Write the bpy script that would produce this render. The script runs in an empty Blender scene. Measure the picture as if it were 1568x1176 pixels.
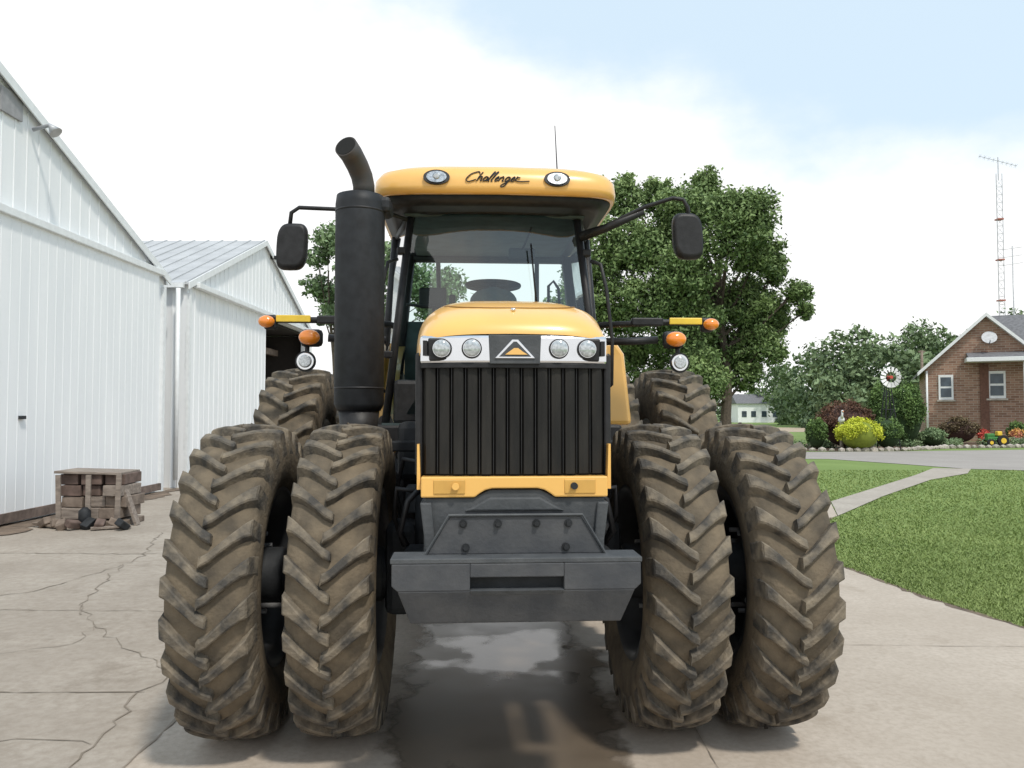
import bpy, bmesh, math, random
import numpy as np
from mathutils import Vector, Matrix
random.seed(7); rng=np.random.default_rng(7)
S=bpy.context.scene
S.view_settings.view_transform='Standard'; S.view_settings.look='None'; S.view_settings.exposure=0
COL=S.collection
F=1220.0; CH=1.6
def W(u,v,y):
    return ((u-784)/F*y, y, CH+(634-v)/F*y)
def WG(u,v):
    y=CH*F/(v-634); return ((u-784)/F*y, y)

# ---------------- materials
def mat(name,col,rough=.6,metal=0,var=.15,scale=8,bump=0,bscale=None,col2=None,spec=None,coat=0,detail=4,contrast=(.3,.7),streak=None):
    m=bpy.data.materials.new(name); m.use_nodes=True; nt=m.node_tree; N=nt.nodes; L=nt.links
    b=N['Principled BSDF']; b.inputs['Roughness'].default_value=rough; b.inputs['Metallic'].default_value=metal
    if spec is not None: b.inputs['Specular IOR Level'].default_value=spec
    b.inputs['Coat Weight'].default_value=coat; b.inputs['Coat Roughness'].default_value=.08
    tc=N.new('ShaderNodeTexCoord')
    no=N.new('ShaderNodeTexNoise'); no.inputs['Scale'].default_value=scale; no.inputs['Detail'].default_value=detail
    if streak:
        mp_=N.new('ShaderNodeMapping'); mp_.inputs['Scale'].default_value=streak; L.new(tc.outputs['Object'],mp_.inputs[0]); L.new(mp_.outputs[0],no.inputs['Vector'])
    else: L.new(tc.outputs['Object'],no.inputs['Vector'])
    r=N.new('ShaderNodeValToRGB'); L.new(no.outputs['Fac'],r.inputs['Fac'])
    c2=col2 if col2 else tuple(min(1,c*(1+var)) for c in col)
    c1=col if col2 else tuple(c*(1-var) for c in col)
    r.color_ramp.elements[0].position=contrast[0]; r.color_ramp.elements[1].position=contrast[1]
    r.color_ramp.elements[0].color=(*c1,1); r.color_ramp.elements[1].color=(*c2,1)
    L.new(r.outputs['Color'],b.inputs['Base Color'])
    if bump:
        n2=N.new('ShaderNodeTexNoise'); n2.inputs['Scale'].default_value=bscale or scale*4; n2.inputs['Detail'].default_value=3
        L.new(tc.outputs['Object'],n2.inputs['Vector'])
        bp=N.new('ShaderNodeBump'); bp.inputs['Strength'].default_value=bump; bp.inputs['Distance'].default_value=.02
        L.new(n2.outputs['Fac'],bp.inputs['Height']); L.new(bp.outputs['Normal'],b.inputs['Normal'])
    return m
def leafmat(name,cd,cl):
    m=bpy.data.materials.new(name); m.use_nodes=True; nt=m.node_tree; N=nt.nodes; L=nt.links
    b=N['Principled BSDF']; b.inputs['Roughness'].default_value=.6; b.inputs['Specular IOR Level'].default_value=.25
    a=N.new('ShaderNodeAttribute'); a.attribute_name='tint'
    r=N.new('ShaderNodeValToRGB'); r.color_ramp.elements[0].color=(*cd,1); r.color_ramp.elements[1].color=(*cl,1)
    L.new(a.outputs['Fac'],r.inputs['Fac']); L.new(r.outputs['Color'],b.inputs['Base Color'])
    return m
def glassmat(name,tint,refl=.12):
    m=bpy.data.materials.new(name); m.use_nodes=True; nt=m.node_tree; N=nt.nodes; L=nt.links
    N.remove(N['Principled BSDF'])
    t=N.new('ShaderNodeBsdfTransparent'); t.inputs[0].default_value=(*tint,1)
    g=N.new('ShaderNodeBsdfGlossy'); g.inputs['Roughness'].default_value=.02
    lw=N.new('ShaderNodeFresnel'); lw.inputs[0].default_value=1.5
    ad=N.new('ShaderNodeMath'); ad.operation='ADD'; ad.inputs[1].default_value=refl; ad.use_clamp=True
    L.new(lw.outputs[0],ad.inputs[0])
    mx=N.new('ShaderNodeMixShader'); L.new(ad.outputs[0],mx.inputs[0]); L.new(t.outputs[0],mx.inputs[1]); L.new(g.outputs[0],mx.inputs[2])
    L.new(mx.outputs[0],N['Material Output'].inputs['Surface']); return m

YEL=mat('yellow_paint',(.82,.47,.13),.32,var=.06,scale=3,coat=.5)
BLK=mat('black_plastic',(.018,.018,.02),.5,var=.35,scale=20,bump=.05,spec=.35)
GRL=mat('grille_plastic',(.013,.013,.013),.6,col2=(.030,.028,.025),scale=6,spec=.2,detail=6,streak=(3,3,.6))
MUF=mat('muffler_cover',(.018,.020,.024),.55,var=.3,scale=15,spec=.3)
GRY=mat('cast_grey',(.055,.06,.066),.6,col2=(.085,.09,.096),scale=12,bump=.15,bscale=60,spec=.3)
DGR=mat('dark_frame',(.022,.024,.027),.65,var=.4,scale=10,bump=.1,spec=.3)
RUB=mat('tyre_rubber',(.20,.16,.112),.9,col2=(.085,.072,.056),scale=8,bump=.3,bscale=50,spec=.2,detail=6)
LUG=mat('tyre_lug',(.062,.058,.053),.8,col2=(.225,.188,.14),scale=12,bump=.35,bscale=60,contrast=(.36,.68),spec=.25,detail=8)
CHR=mat('chrome',(.72,.73,.75),.16,1,var=.05)
LENS=mat('lamp_lens',(.45,.48,.5),.10,.3,var=.35,scale=90,coat=1)
LENSB=mat('lamp_bowl',(.42,.44,.46),.22,.9,var=.4,scale=70)
AMB=mat('amber_lens',(.85,.25,.02),.25,var=.1,coat=1)
RFL=mat('yellow_reflector',(.8,.55,.05),.4,var=.1)
RUST=mat('rusty_pipe',(.06,.045,.038),.6,col2=(.05,.05,.052),scale=14)
GLS=glassmat('cab_glass',(.76,.90,.89),.07)
SGL=glassmat('side_glass',(.80,.91,.90),.03)
INT=mat('cab_interior',(.06,.09,.095),.7,var=.3)
RIM=mat('rim_paint',(.04,.042,.046),.5,var=.3)
WHT=mat('white_siding',(.76,.78,.80),.5,col2=(.84,.855,.87),scale=2,streak=(1,1.5,.25))
WHT2=mat('white_door',(.79,.81,.83),.5,col2=(.85,.865,.88),scale=1.5,streak=(1,1.5,.25))
TRM=mat('white_trim',(.74,.76,.77),.5,var=.06)
ROOFM=mat('metal_roof',(.44,.45,.46),.5,.1,var=.12,scale=1.5)
DRT=mat('dirt',(.15,.11,.08),.95,var=.4,scale=5,bump=.5)
WOOD=mat('old_wood',(.12,.09,.07),.9,col2=(.27,.215,.175),scale=7,bump=.3,detail=7)
BARK=mat('bark',(.09,.07,.055),.9,var=.3,bump=.5)
DARK=mat('barn_interior_shade',(.03,.025,.022),.9)  # near-black colour paints the shade inside the open shed
STEEL=mat('galvanised',(.42,.43,.45),.5,.4,var=.15)
REDM=mat('red_paint',(.5,.06,.04),.5); GRNM=mat('green_paint',(.04,.2,.04),.5)
SHG=mat('shingles',(.15,.15,.16),.9,var=.25,scale=6,bump=.3)
STONE=mat('edging_stone',(.4,.36,.32),.9,var=.3,scale=4,bump=.5)

# ---------------- helpers
def add(me,name,parent=None,mats=(),smooth=False):
    o=bpy.data.objects.new(name,me); COL.objects.link(o)
    for m in (mats if isinstance(mats,(list,tuple)) else [mats]): me.materials.append(m)
    if parent: o.parent=parent
    if smooth: me.polygons.foreach_set('use_smooth',[True]*len(me.polygons))
    return o
def mesh(name,v,f,m,parent=None,smooth=False):
    me=bpy.data.meshes.new(name); me.from_pydata([tuple(p) for p in v],[],f); me.update()
    return add(me,name,parent,m,smooth)
def empty(name,loc=(0,0,0)):
    e=bpy.data.objects.new(name,None); e.location=loc; COL.objects.link(e); return e
def bev(o,w,seg=2):
    b=o.modifiers.new('b','BEVEL'); b.width=w; b.segments=seg; b.limit_method='ANGLE'; b.angle_limit=math.radians(35); return o
def box(name,c,s,m,parent=None,bw=0,rot=None):
    x,y,z=[a/2 for a in s]
    v=[Vector((i*x,j*y,k*z)) for i in(-1,1) for j in(-1,1) for k in(-1,1)]
    if rot:
        R=Matrix.Rotation(rot[2],3,'Z')@Matrix.Rotation(rot[1],3,'Y')@Matrix.Rotation(rot[0],3,'X'); v=[R@p for p in v]
    v=[p+Vector(c) for p in v]
    o=mesh(name,v,[(0,1,3,2),(4,6,7,5),(0,4,5,1),(2,3,7,6),(0,2,6,4),(1,5,7,3)],m,parent)
    if bw: bev(o,bw)
    return o
def prism(name,pts,y0,y1,m,parent=None,bw=0):
    n=len(pts); v=[(p[0],y0,p[1]) for p in pts]+[(p[0],y1,p[1]) for p in pts]
    f=[tuple(range(n)),tuple(range(2*n-1,n-1,-1))]+[(i,i+n,(i+1)%n+n,(i+1)%n) for i in range(n)]
    o=mesh(name,v,f,m,parent)
    if bw: bev(o,bw)
    return o
def tubegeo(pts,r,seg=10):
    pts=[Vector(p) for p in pts]; n=len(pts); rs=r if isinstance(r,(list,tuple)) else [r]*n
    V=[];Fc=[]; up=None
    for i,p in enumerate(pts):
        d=(pts[min(i+1,n-1)]-pts[max(i-1,0)]).normalized()
        if up is None:
            a=Vector((0,0,1)) if abs(d.z)<.9 else Vector((1,0,0)); up=d.cross(a).normalized()
        else: up=(up-d*up.dot(d)).normalized()
        w=d.cross(up)
        for k in range(seg):
            t=2*math.pi*k/seg; V.append(p+(up*math.cos(t)+w*math.sin(t))*rs[i])
    for i in range(n-1):
        for k in range(seg):
            a=i*seg+k;b=i*seg+(k+1)%seg; Fc.append((a,b,b+seg,a+seg))
    Fc.append(tuple(range(seg))[::-1]); Fc.append(tuple(range((n-1)*seg,n*seg)))
    return V,Fc
def tube(name,pts,r,m,parent=None,seg=12):
    V,Fc=tubegeo(pts,r,seg); o=mesh(name,V,Fc,m,parent)
    me=o.data
    me.polygons.foreach_set('use_smooth',[len(p.vertices)==4 for p in me.polygons]); return o
def multi(name,items,m,parent=None,smooth=False):
    V=[];Fc=[]
    for v,f in items:
        k=len(V); V+=list(v); Fc+=[tuple(i+k for i in q) for q in f]
    return mesh(name,V,Fc,m,parent,smooth)
def boxgeo(c,s):
    x,y,z=[a/2 for a in s]
    return [(c[0]+i*x,c[1]+j*y,c[2]+k*z) for i in(-1,1) for j in(-1,1) for k in(-1,1)],[(0,1,3,2),(4,6,7,5),(0,4,5,1),(2,3,7,6),(0,2,6,4),(1,5,7,3)]
def lathex(name,prof,c,m,parent,seg=64,closed=False):
    n=len(prof);V=[];Fc=[]
    for k in range(seg):
        t=2*math.pi*k/seg
        for x,r in prof: V.append((c[0]+x,c[1]-r*math.cos(t),c[2]+r*math.sin(t)))
    for k in range(seg):
        for i in range(n if closed else n-1):
            a=k*n+i;b=k*n+(i+1)%n;k2=(k+1)%seg; Fc.append((a,b,k2*n+(i+1)%n,k2*n+i))
    return mesh(name,V,Fc,m,parent,True)
def ellip(name,c,r,m,parent=None,seg=24,rings=12):
    V=[];Fc=[]
    for i in range(rings+1):
        p=math.pi*i/rings
        for k in range(seg):
            t=2*math.pi*k/seg; V.append((c[0]+r[0]*math.sin(p)*math.cos(t),c[1]+r[1]*math.sin(p)*math.sin(t),c[2]+r[2]*math.cos(p)))
    for i in range(rings):
        for k in range(seg): a=i*seg+k;b=i*seg+(k+1)%seg; Fc.append((a,a+seg,b+seg,b))
    return mesh(name,V,Fc,m,parent,True)

# ---------------- TRACTOR
T=empty('farm_tractor'); ang=math.radians(3.3)
pv=Vector((.016,3.1,0)); R=Matrix.Rotation(ang,3,'Z'); T.location=pv+R@Vector((0,-3.1,0)); T.rotation_euler=(0,0,ang)

def wheel(tag,cx,cy,Rr,w,N,rimr,lugh=.038,phase=0):
    Rb=Rr-lugh; h=w/2
    prof=[(-h*.80,rimr),(-h*.97,rimr+.06),(-h*1.05,rimr+(Rb-rimr)*.5),(-h*1.0,Rb-.075),(-h*.93,Rb-.04),(-h*.7,Rb-.018),(-h*.35,Rb-.004),(0,Rb),
          (h*.35,Rb-.004),(h*.7,Rb-.018),(h*.93,Rb-.04),(h*1.0,Rb-.075),(h*1.05,rimr+(Rb-rimr)*.5),(h*.97,rimr+.06),(h*.80,rimr)]
    lathex('tyre_'+tag,prof,(cx,cy,Rr),RUB,T,96)
    V=[];Fc=[]
    P=[(-.10,0,1,.8),(.10,.12,1,.85),(.35,.36,1,.92),(.6,.60,1,1.05),(.82,.80,1,1.3),(.97,.90,.97,1.55),(1.03,.94,.3,1.6)]
    sweep=(h*.95)/Rr
    for s in(-1,1):
        for k in range(N):
            t0=2*math.pi*(k+(0.5 if s>0 else 0)+random.uniform(-.04,.04))/N+phase; b0=len(V); wv=random.uniform(.92,1.1)
            for (tx,ts,hh,ww) in P:
                x=s*h*tx; rb=Rb-.05*abs(tx)**3-.012
                rt=Rb+lugh*hh-.03*abs(tx)**2.5
                if tx>1: rb=Rb-.12; rt=Rb-.1
                th=t0+sweep*ts; hw=.025*ww*wv/Rr
                for rr,sg,q in((rb,-1,1.4),(rt,-1,1),(rt,1,1),(rb,1,1.4)):
                    a=th+sg*hw*q; V.append((cx+x,cy-rr*math.cos(a),Rr+rr*math.sin(a)))
            n=len(P)
            for i in range(n-1):
                for j in range(3):
                    a=b0+i*4+j; q=(a,a+1,a+5,a+4); Fc.append(q if s>0 else q[::-1])
            Fc.append((b0,b0+1,b0+2,b0+3)); e=b0+(n-1)*4; Fc.append((e,e+1,e+2,e+3))
    o=mesh('tread_lugs_'+tag,V,Fc,LUG,T); bev(o,.006,1)
    lathex('rim_'+tag,[(-h*.82,rimr+.015),(-h*.86,rimr-.01),(-h*.7,rimr-.03),(-h*.5,rimr-.07),(h*.5,rimr-.07),(h*.7,rimr-.03),(h*.86,rimr-.01),(h*.82,rimr+.015)],(cx,cy,Rr),RIM,T,48)
    lathex('wheel_disc_'+tag,[(-.02,rimr-.06),(-.06*(1 if cx<0 else -1),rimr-.16),(-.02,.17),(-.02,0.001)],(cx,cy,Rr),RIM,T,48)
    lathex('hub_'+tag,[(-h*.95,.0),(-h*.95,.11),(-h*.9,.14),(h*.9,.14),(h*.95,.11),(h*.95,0)],(cx,cy,Rr),DGR,T,32)
    multi('wheel_bolts_'+tag,[tubegeo([(cx-.07,cy+.21*math.cos(a),Rr+.21*math.sin(a)),(cx+.07,cy+.21*math.cos(a),Rr+.21*math.sin(a))],.013,6) for a in [i*math.pi/5 for i in range(10)]],STEEL,T)
FR=.775
wheel('front_right_inner',-.79,4.2,FR,.375,27,.44,phase=.05); wheel('front_right_outer',-1.30,4.2,FR,.375,27,.44,phase=.15)
wheel('front_left_inner',.805,4.2,FR,.365,27,.44,phase=.02); wheel('front_left_outer',1.30,4.2,FR,.37,27,.44,phase=.1)
for s,t in((-1,'right'),(1,'left')):
    wheel('rear_%s_outer'%t,s*1.62,7.1,1.0,.48,26,.55,.05); wheel('rear_%s_inner'%t,s*.98,7.1,1.0,.48,26,.55,.05)
tube('front_axle',[(-1.45,4.2,.775),(-.75,4.2,.775),(-.6,4.2,.775),(.6,4.2,.775),(.75,4.2,.775),(1.45,4.2,.775)],[.07,.07,.13,.13,.07,.07],DGR,T,20)
box('axle_casting',(0,4.2,.8),(.9,.3,.26),DGR,T,.04)
tube('rear_axle',[(-1.75,7.1,1.0),(1.75,7.1,1.0)],.09,DGR,T,16)
box('rear_axle_housing',(0,7.1,1.05),(1.1,.5,.5),DGR,T,.06)
box('transmission',(0,6.0,1.1),(.55,2.4,.6),DGR,T,.05)
box('engine_block',(0,4.4,1.22),(.52,2.0,.55),DGR,T,.04)
box('front_frame_rail_a',(-.27,4.2,1.02),(.07,1.9,.22),DGR,T,.01); box('front_frame_rail_b',(.27,4.2,1.02),(.07,1.9,.22),DGR,T,.01)
for s in(-1,1):
    t='a' if s<0 else 'b'
    box('kingpin_housing_'+t,(s*.52,4.18,.82),(.16,.26,.46),DGR,T,.04)
    tube('steering_cylinder_'+t,[(s*.12,3.98,.9),(s*.38,3.96,.9),(s*.39,3.96,.9),(s*.56,3.98,.9)],[.035,.035,.018,.018],GRY,T)
    tube('suspension_cylinder_'+t,[(s*.4,3.95,.85),(s*.4,4.0,1.25)],.045,DGR,T)
    tube('hydraulic_hose_'+t,[(s*.36,3.8,1.3),(s*.46,3.7,1.2),(s*.5,3.75,1.05),(s*.45,3.9,.92)],.014,BLK,T,8)
    tube('hydraulic_hose2_'+t,[(s*.36,3.85,1.22),(s*.52,3.8,1.25),(s*.54,3.9,1.1),(s*.5,4.0,.95)],.012,BLK,T,8)
    tube('hydraulic_hose3_'+t,[(s*.38,3.9,1.36),(s*.5,3.95,1.38),(s*.55,4.1,1.2),(s*.5,4.1,1.0)],.011,BLK,T,8)
    box('fender_bracket_'+t,(s*.6,4.5,1.42),(.35,.06,.06),DGR,T,.01)
    box('fuel_tank_'+t,(s*.72,5.75,1.0),(.42,1.3,.62),BLK,T,.08)
    box('side_frame_'+t,(s*.42,5.0,1.38),(.36,.5,.35),DGR,T,.04)
    box('cab_mount_'+t,(s*.6,5.35,1.45),(.5,.12,.16),BLK,T,.02)
    box('front_carrier_plate_'+t,(s*.42,3.62,.93),(.12,.5,.1),DGR,T,.02)
    box('valve_block_'+t,(s*.46,4.3,1.15),(.1,.16,.14),GRY,T,.01)
    tube('tie_rod_'+t,[(s*.1,4.42,.74),(s*.56,4.46,.74)],.02,GRY,T,8)
box('cab_step_plate',(.83,5.4,.72),(.3,.35,.04),DGR,T,.01); box('cab_step_plate_low',(.85,5.35,.5),(.3,.3,.03),DGR,T,.01)
# hood
HE=4.0
def hoodsec(w,zt,zb,n=40,p=5.0):
    out=[]
    for i in range(n+1):
        a=math.pi*i/n; c=math.cos(a); s_=math.sin(a)
        x=-w*(abs(c)**(2/p))*(1 if c>0 else -1); z=zb+(zt-zb)*(abs(s_)**(2/HE)); out.append((x,z+.012*(1-(x/w)**2)))
    return out
secs=[(3.185,.374,1.910,1.86),(3.19,.382,1.933,1.84),(3.22,.390,1.973,1.82),(3.30,.398,2.018,1.80),(3.45,.408,2.068,1.78),(3.75,.415,2.122,1.75),(4.3,.43,2.17,1.7),(4.9,.44,2.21,1.65),(5.3,.445,2.23,1.62)]
V=[];Fc=[];n=41
for (y,w,zt,zb) in secs:
    for (x,z) in hoodsec(w,zt,zb): V.append((x,y+ (abs(x)/w)**3*.05*(1 if y<3.4 else 0),z))
for i in range(len(secs)-1):
    for k in range(n-1): a=i*n+k; Fc.append((a,a+1,a+1+n,a+n))
mesh('hood',V,Fc,YEL,T,True)
def hoodz(x,y):
    for i in range(len(secs)-1):
        if secs[i][0]<=y<=secs[i+1][0]:
            f=(y-secs[i][0])/(secs[i+1][0]-secs[i][0]); w=secs[i][1]*(1-f)+secs[i+1][1]*f; zt=secs[i][2]*(1-f)+secs[i+1][2]*f; zb=secs[i][3]*(1-f)+secs[i+1][3]*f
            c=min(1,(abs(x)/w)**(5.0/2)); return zb+(zt-zb)*(math.sqrt(max(0,1-c*c)))**(2/HE)+.012*(1-(x/w)**2)
pts=[]
for i in range(41):
    a=math.pi*i/40; x=-.29*math.copysign(abs(math.cos(a))**.7,math.cos(a)); y=3.60-.25*math.sin(a)**.6
    pts.append((x,y,hoodz(x,y)+.001))
tube('hood_seam',pts,.0035,mat('seam_gap',(.25,.13,.03),.6),T,6)
tube('hood_latch',[(0,3.30,2.028),(0,3.30,2.04)],.01,CHR,T)
for s in(-1,1):
    box('side_panel_%s'%('a' if s<0 else 'b'),(s*.385,4.2,1.6),(.03,1.9,.5),BLK,T,.01)
def bowed(name,x0,x1,z0,z1,yf,m,th=.05,k=.05,w=.38,bw=.004,nx=16,slant=0):
    V=[];Fc=[]
    for i in range(nx+1):
        x=x0+(x1-x0)*i/nx; y=yf+k*(abs(x)/w)**3
        V+=[(x,y,z0),(x,y+slant,z1),(x,y+th,z1),(x,y+th,z0)]
    for i in range(nx):
        a=i*4
        for j in range(4): Fc.append((a+j,a+(j+1)%4,a+4+(j+1)%4,a+4+j)[::-1])
    Fc.append((0,1,2,3)); e=nx*4; Fc.append((e+3,e+2,e+1,e))
    o=mesh(name,V,Fc,m,T); 
    if bw: bev(o,bw)
    return o
bowed('headlamp_bezel',-.382,.382,1.802,1.918,3.185,CHR,bw=.012)
prism('badge_panel',[(-.105,1.916),(.105,1.916),(.10,1.80),(-.10,1.80)],3.168,3.19,GRY,T,.003)
prism('badge_triangle',[(-.08,1.822),(.08,1.822),(.012,1.896),(-.012,1.896)],3.162,3.168,CHR,T,.001)
prism('badge_triangle_inner',[(-.064,1.828),(.064,1.828),(.006,1.888),(-.006,1.888)],3.159,3.162,GRY,T,0)
prism('badge_emblem',[(-.04,1.836),(.05,1.836),(.03,1.848),(.012,1.862),(-.004,1.862)],3.156,3.159,YEL,T,0)
for i,x in enumerate((-.293,-.172,.178,.295)):
    yy=3.185+.05*(abs(x)/.38)**3
    if abs(x)>.2:
        s=math.copysign(1,x)
        prism('lamp_surround_%d'%i,[(x-s*.045,1.815),(x+s*.05,1.812),(x+s*.055,1.905),(x-s*.02,1.905),(x-s*.045,1.88)][::int(s)],yy-.004,yy+.01,BLK,T,.008)
    tube('headlamp_rim_%d'%i,[(x,yy-.016,1.862),(x,yy+.01,1.862)],[.039,.042],BLK,T,28)
    tube('headlamp_ring_%d'%i,[(x,yy-.020,1.862),(x,yy-.013,1.862)],[.035,.037],CHR,T,28)
    V=[];Fq=[]
    for a_i in range(5):
        rr=.033*math.cos(a_i/4*math.pi/2)+.0005; dy=-.010*math.sin(a_i/4*math.pi/2)
        for k in range(24): V.append((x+rr*math.cos(k*math.pi/12),yy-.020+dy,1.862+rr*math.sin(k*math.pi/12)))
    for a_i in range(4):
        for k in range(24): Fq.append((a_i*24+k,a_i*24+(k+1)%24,a_i*24+24+(k+1)%24,a_i*24+24+k))
    mesh('headlamp_%d'%i,V,Fq,LENS,T,True)
for s in(-1,1): prism('indicator_slot_%s'%('a' if s<0 else 'b'),[(s*.352,1.835),(s*.368,1.835),(s*.368,1.895),(s*.352,1.895)],3.205,3.25,BLK,T)
# grille
bowed('grille_back',-.375,.375,1.352,1.802,3.22,GRL,bw=0)
items=[]
xs=np.linspace(-.365,.365,14)
for i in range(13):
    xa,xb=xs[i]+.002,xs[i+1]-.002; xm=(xa+xb)/2
    yy=3.19+.05*(abs(xm)/.38)**3; d=0.007 if i%2 else 0
    z0,z1=1.36,1.797
    prf=[(xa,yy+.024),(xa+.008,yy+.003+d),(xm,yy+d),(xb-.008,yy+.003+d),(xb,yy+.024)]
    V=[(x,y,z0) for x,y in prf]+[(x,y,z1) for x,y in prf]; k=5
    items.append((V,[(j,j+1,j+1+k,j+k) for j in range(k-1)]+[tuple(range(k)),tuple(range(2*k-1,k-1,-1))]))
multi('grille_slats',items,GRL,T)
ri=[]
for x in xs[1:-1]:
    yy=3.19+.05*(abs(x)/.38)**3; ri.append(boxgeo((x,yy+.016,1.58),(.003,.016,.436)))
multi('grille_ribs',ri,BLK,T)
bowed('grille_top_lip',-.378,.378,1.785,1.803,3.182,BLK,th=.03,bw=.002)
arc=[(-.372,1.352),(.372,1.352),(.372,1.27),(.16,1.27)]+[(.16-.07*t,1.27+.035*math.sin(t*math.pi/2)) for t in(.3,.6,1)]+[(-.09-.0,1.305)]+[(-.16+.07*t,1.27+.035*math.sin(t*math.pi/2)) for t in(.6,.3)]+[(-.16,1.27),(-.372,1.27)]
prism('lower_yellow_band',arc,3.175,3.25,YEL,T,.006)
RCS=mat('yellow_recess',(.6,.34,.08),.5,var=.1)
for s in(-1,1):
    t='a' if s<0 else 'b'
    prism('corner_strip_'+t,[(s*.374,1.30),(s*.389,1.30),(s*.389,1.48),(s*.380,1.48)][::s],3.2,3.28,YEL,T)
    box('tow_recess_'+t,(s*.26,3.176,1.312),(.125,.012,.058),RCS,T,.004)
    tube('recess_bolt_'+t,[(s*.235,3.15,1.315),(s*.235,3.18,1.315)],.014,DGR if s>0 else YEL,T)
prism('front_casting',[(-.362,1.268),(-.165,1.268),(-.10,1.30),(.10,1.30),(.165,1.268),(.362,1.268),(.36,1.04),(-.36,1.04)],3.19,3.6,GRY,T,.01)
prism('casting_raised_panel',[(-.2,1.215),(-.1,1.27),(.1,1.27),(.2,1.215)],3.178,3.2,GRY,T,.008)
prism('side_cheek_a',[(-.375,1.25),(-.33,1.25),(-.31,1.05),(-.35,1.05)],3.17,3.4,GRY,T,.006)
prism('side_cheek_b',[(.375,1.25),(.33,1.25),(.31,1.05),(.35,1.05)][::-1],3.17,3.4,GRY,T,.006)
GRB=mat('weight_grey',(.046,.05,.058),.55,col2=(.078,.08,.085),scale=9,bump=.12,bscale=50,spec=.35,detail=7)
prism('weight_bracket',[(-.255,1.205),(.255,1.205),(.35,1.055),(-.35,1.055)],3.12,3.16,GRB,T,.006)
multi('bracket_edge',[tubegeo([(-.355,3.115,1.05),(-.26,3.115,1.208),(.26,3.115,1.208),(.355,3.115,1.05)],.006,6)],GRY,T)
BP=((-.205,1.175),(-.07,1.175),(.08,1.175),(.205,1.175),(-.195,1.083),(.195,1.083))
multi('bracket_bolts',[tubegeo([(x,3.10,z),(x,3.125,z)],.010,6) for x,z in BP]+[tubegeo([(x,3.114,z),(x,3.122,z)],.016,20) for x,z in BP],DGR,T)
box('weight_top_flange',(0,3.11,1.047),(.955,.16,.02),GRY,T,.004)
def wp(n_,pts,y0=3.03,y1=3.2): prism('weight_'+n_,pts,y0,y1,GRB,T,.004)
wp('body',[(-.472,1.037),(-.178,1.037),(-.178,.935),(-.45,.935),(-.472,.955)])
wp('body_b',[(.178,1.037),(.472,1.037),(.472,.955),(.45,.935),(.178,.935)])
wp('upper',[(-.178,1.037),(.178,1.037),(.178,.985),(-.178,.985)],3.03,3.2)
prism('weight_slot_back',[(-.178,.985),(.178,.985),(.178,.935),(-.178,.935)],3.07,3.2,DGR,T)
V=[(-.45,3.03,.936),(.45,3.03,.936),(.405,3.09,.80),(-.405,3.09,.80),(-.45,3.2,.936),(.45,3.2,.936),(.405,3.2,.80),(-.405,3.2,.80)]
bev(mesh('weight_lower',V,[(0,3,2,1),(4,5,6,7),(0,1,5,4),(3,7,6,2),(0,4,7,3),(1,2,6,5)],GRB,T),.006)
bev(mesh('weight_slot_lip',[(-.178,3.02,.938),(.178,3.02,.938),(.172,3.035,.918),(-.172,3.035,.918),(-.178,3.1,.938),(.178,3.1,.938),(.172,3.1,.918),(-.172,3.1,.918)],[(0,3,2,1),(4,5,6,7),(0,1,5,4),(3,7,6,2),(0,4,7,3),(1,2,6,5)],GRY,T),.003)
box('weight_carrier',(0,3.4,.98),(.3,.5,.16),DGR,T,.02)
# muffler
mx=-.845
tube('exhaust_muffler',[(mx,4.9,1.62),(mx,4.9,1.66),(mx,4.9,2.88),(mx,4.9,2.935),(mx,4.9,2.95)],[.13,.150,.150,.143,.10],MUF,T,36)
tube('muffler_base',[(mx,4.9,1.4),(mx,4.9,1.62)],[.1,.125],BLK,T,24)
box('muffler_cap_box',(mx+.09,4.95,2.88),(.2,.22,.1),MUF,T,.03)
for z in(1.75,2.83): tube('muffler_band_%d'%int(z*100),[(mx,4.9,z),(mx,4.9,z+.012)],.1515,BLK,T,36)
st=[(mx+.02,4.9,2.93),(mx+.02,4.9,3.0),(mx+.01,4.88,3.055),(mx-.012,4.84,3.11),(mx-.04,4.78,3.16),(mx-.065,4.72,3.187)]
tube('exhaust_stack',st,[.066,.066,.066,.067,.068,.07],RUST,T,28)
d_=Vector(st[-1])-Vector(st[-2]); d_.normalize(); e_=Vector(st[-1])
tube('exhaust_mouth',[e_-d_*.01,e_+d_*.003],[.062,.062],mat('mouth_shade',(.006,.006,.006),.9),T,24)  # black disc on the capped pipe paints the dark inside its opening
# cab
def rring(hx,y0,y1,z,n=96,p=11):
    yc=(y0+y1)/2;hy=(y1-y0)/2;o=[]
    for k in range(n):
        a=2*math.pi*k/n;c=math.cos(a);s_=math.sin(a)
        x=hx*math.copysign(abs(c)**(2/p),c); y=yc+hy*math.copysign(abs(s_)**(2/p),s_)
        o.append((x,y-(.06*(1-(x/hx)**2) if y<yc else 0),z))
    return o
def loft(name,rings,m,parent):
    n=len(rings[0]);V=[p for r in rings for p in r];Fc=[]
    for i in range(len(rings)-1):
        for k in range(n): a=i*n+k;b=i*n+(k+1)%n; Fc.append((a,b,b+n,a+n))
    Fc.append(tuple(range(n))[::-1]);Fc.append(tuple(range((len(rings)-1)*n,len(rings)*n)))
    o=mesh(name,V,Fc,m,parent); o.data.polygons.foreach_set('use_smooth',[len(p.vertices)==4 for p in o.data.polygons]); return o
loft('cab_roof',[rring(.80,5.12,7.1,3.012),rring(.808,5.09,7.12,3.022),rring(.812,5.08,7.12,3.055),rring(.805,5.09,7.11,3.12),rring(.785,5.12,7.08,3.17,p=9),rring(.74,5.18,7.02,3.205,p=7),rring(.62,5.3,6.9,3.232,p=5),rring(.3,5.6,6.6,3.25,p=4)],YEL,T)
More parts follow.
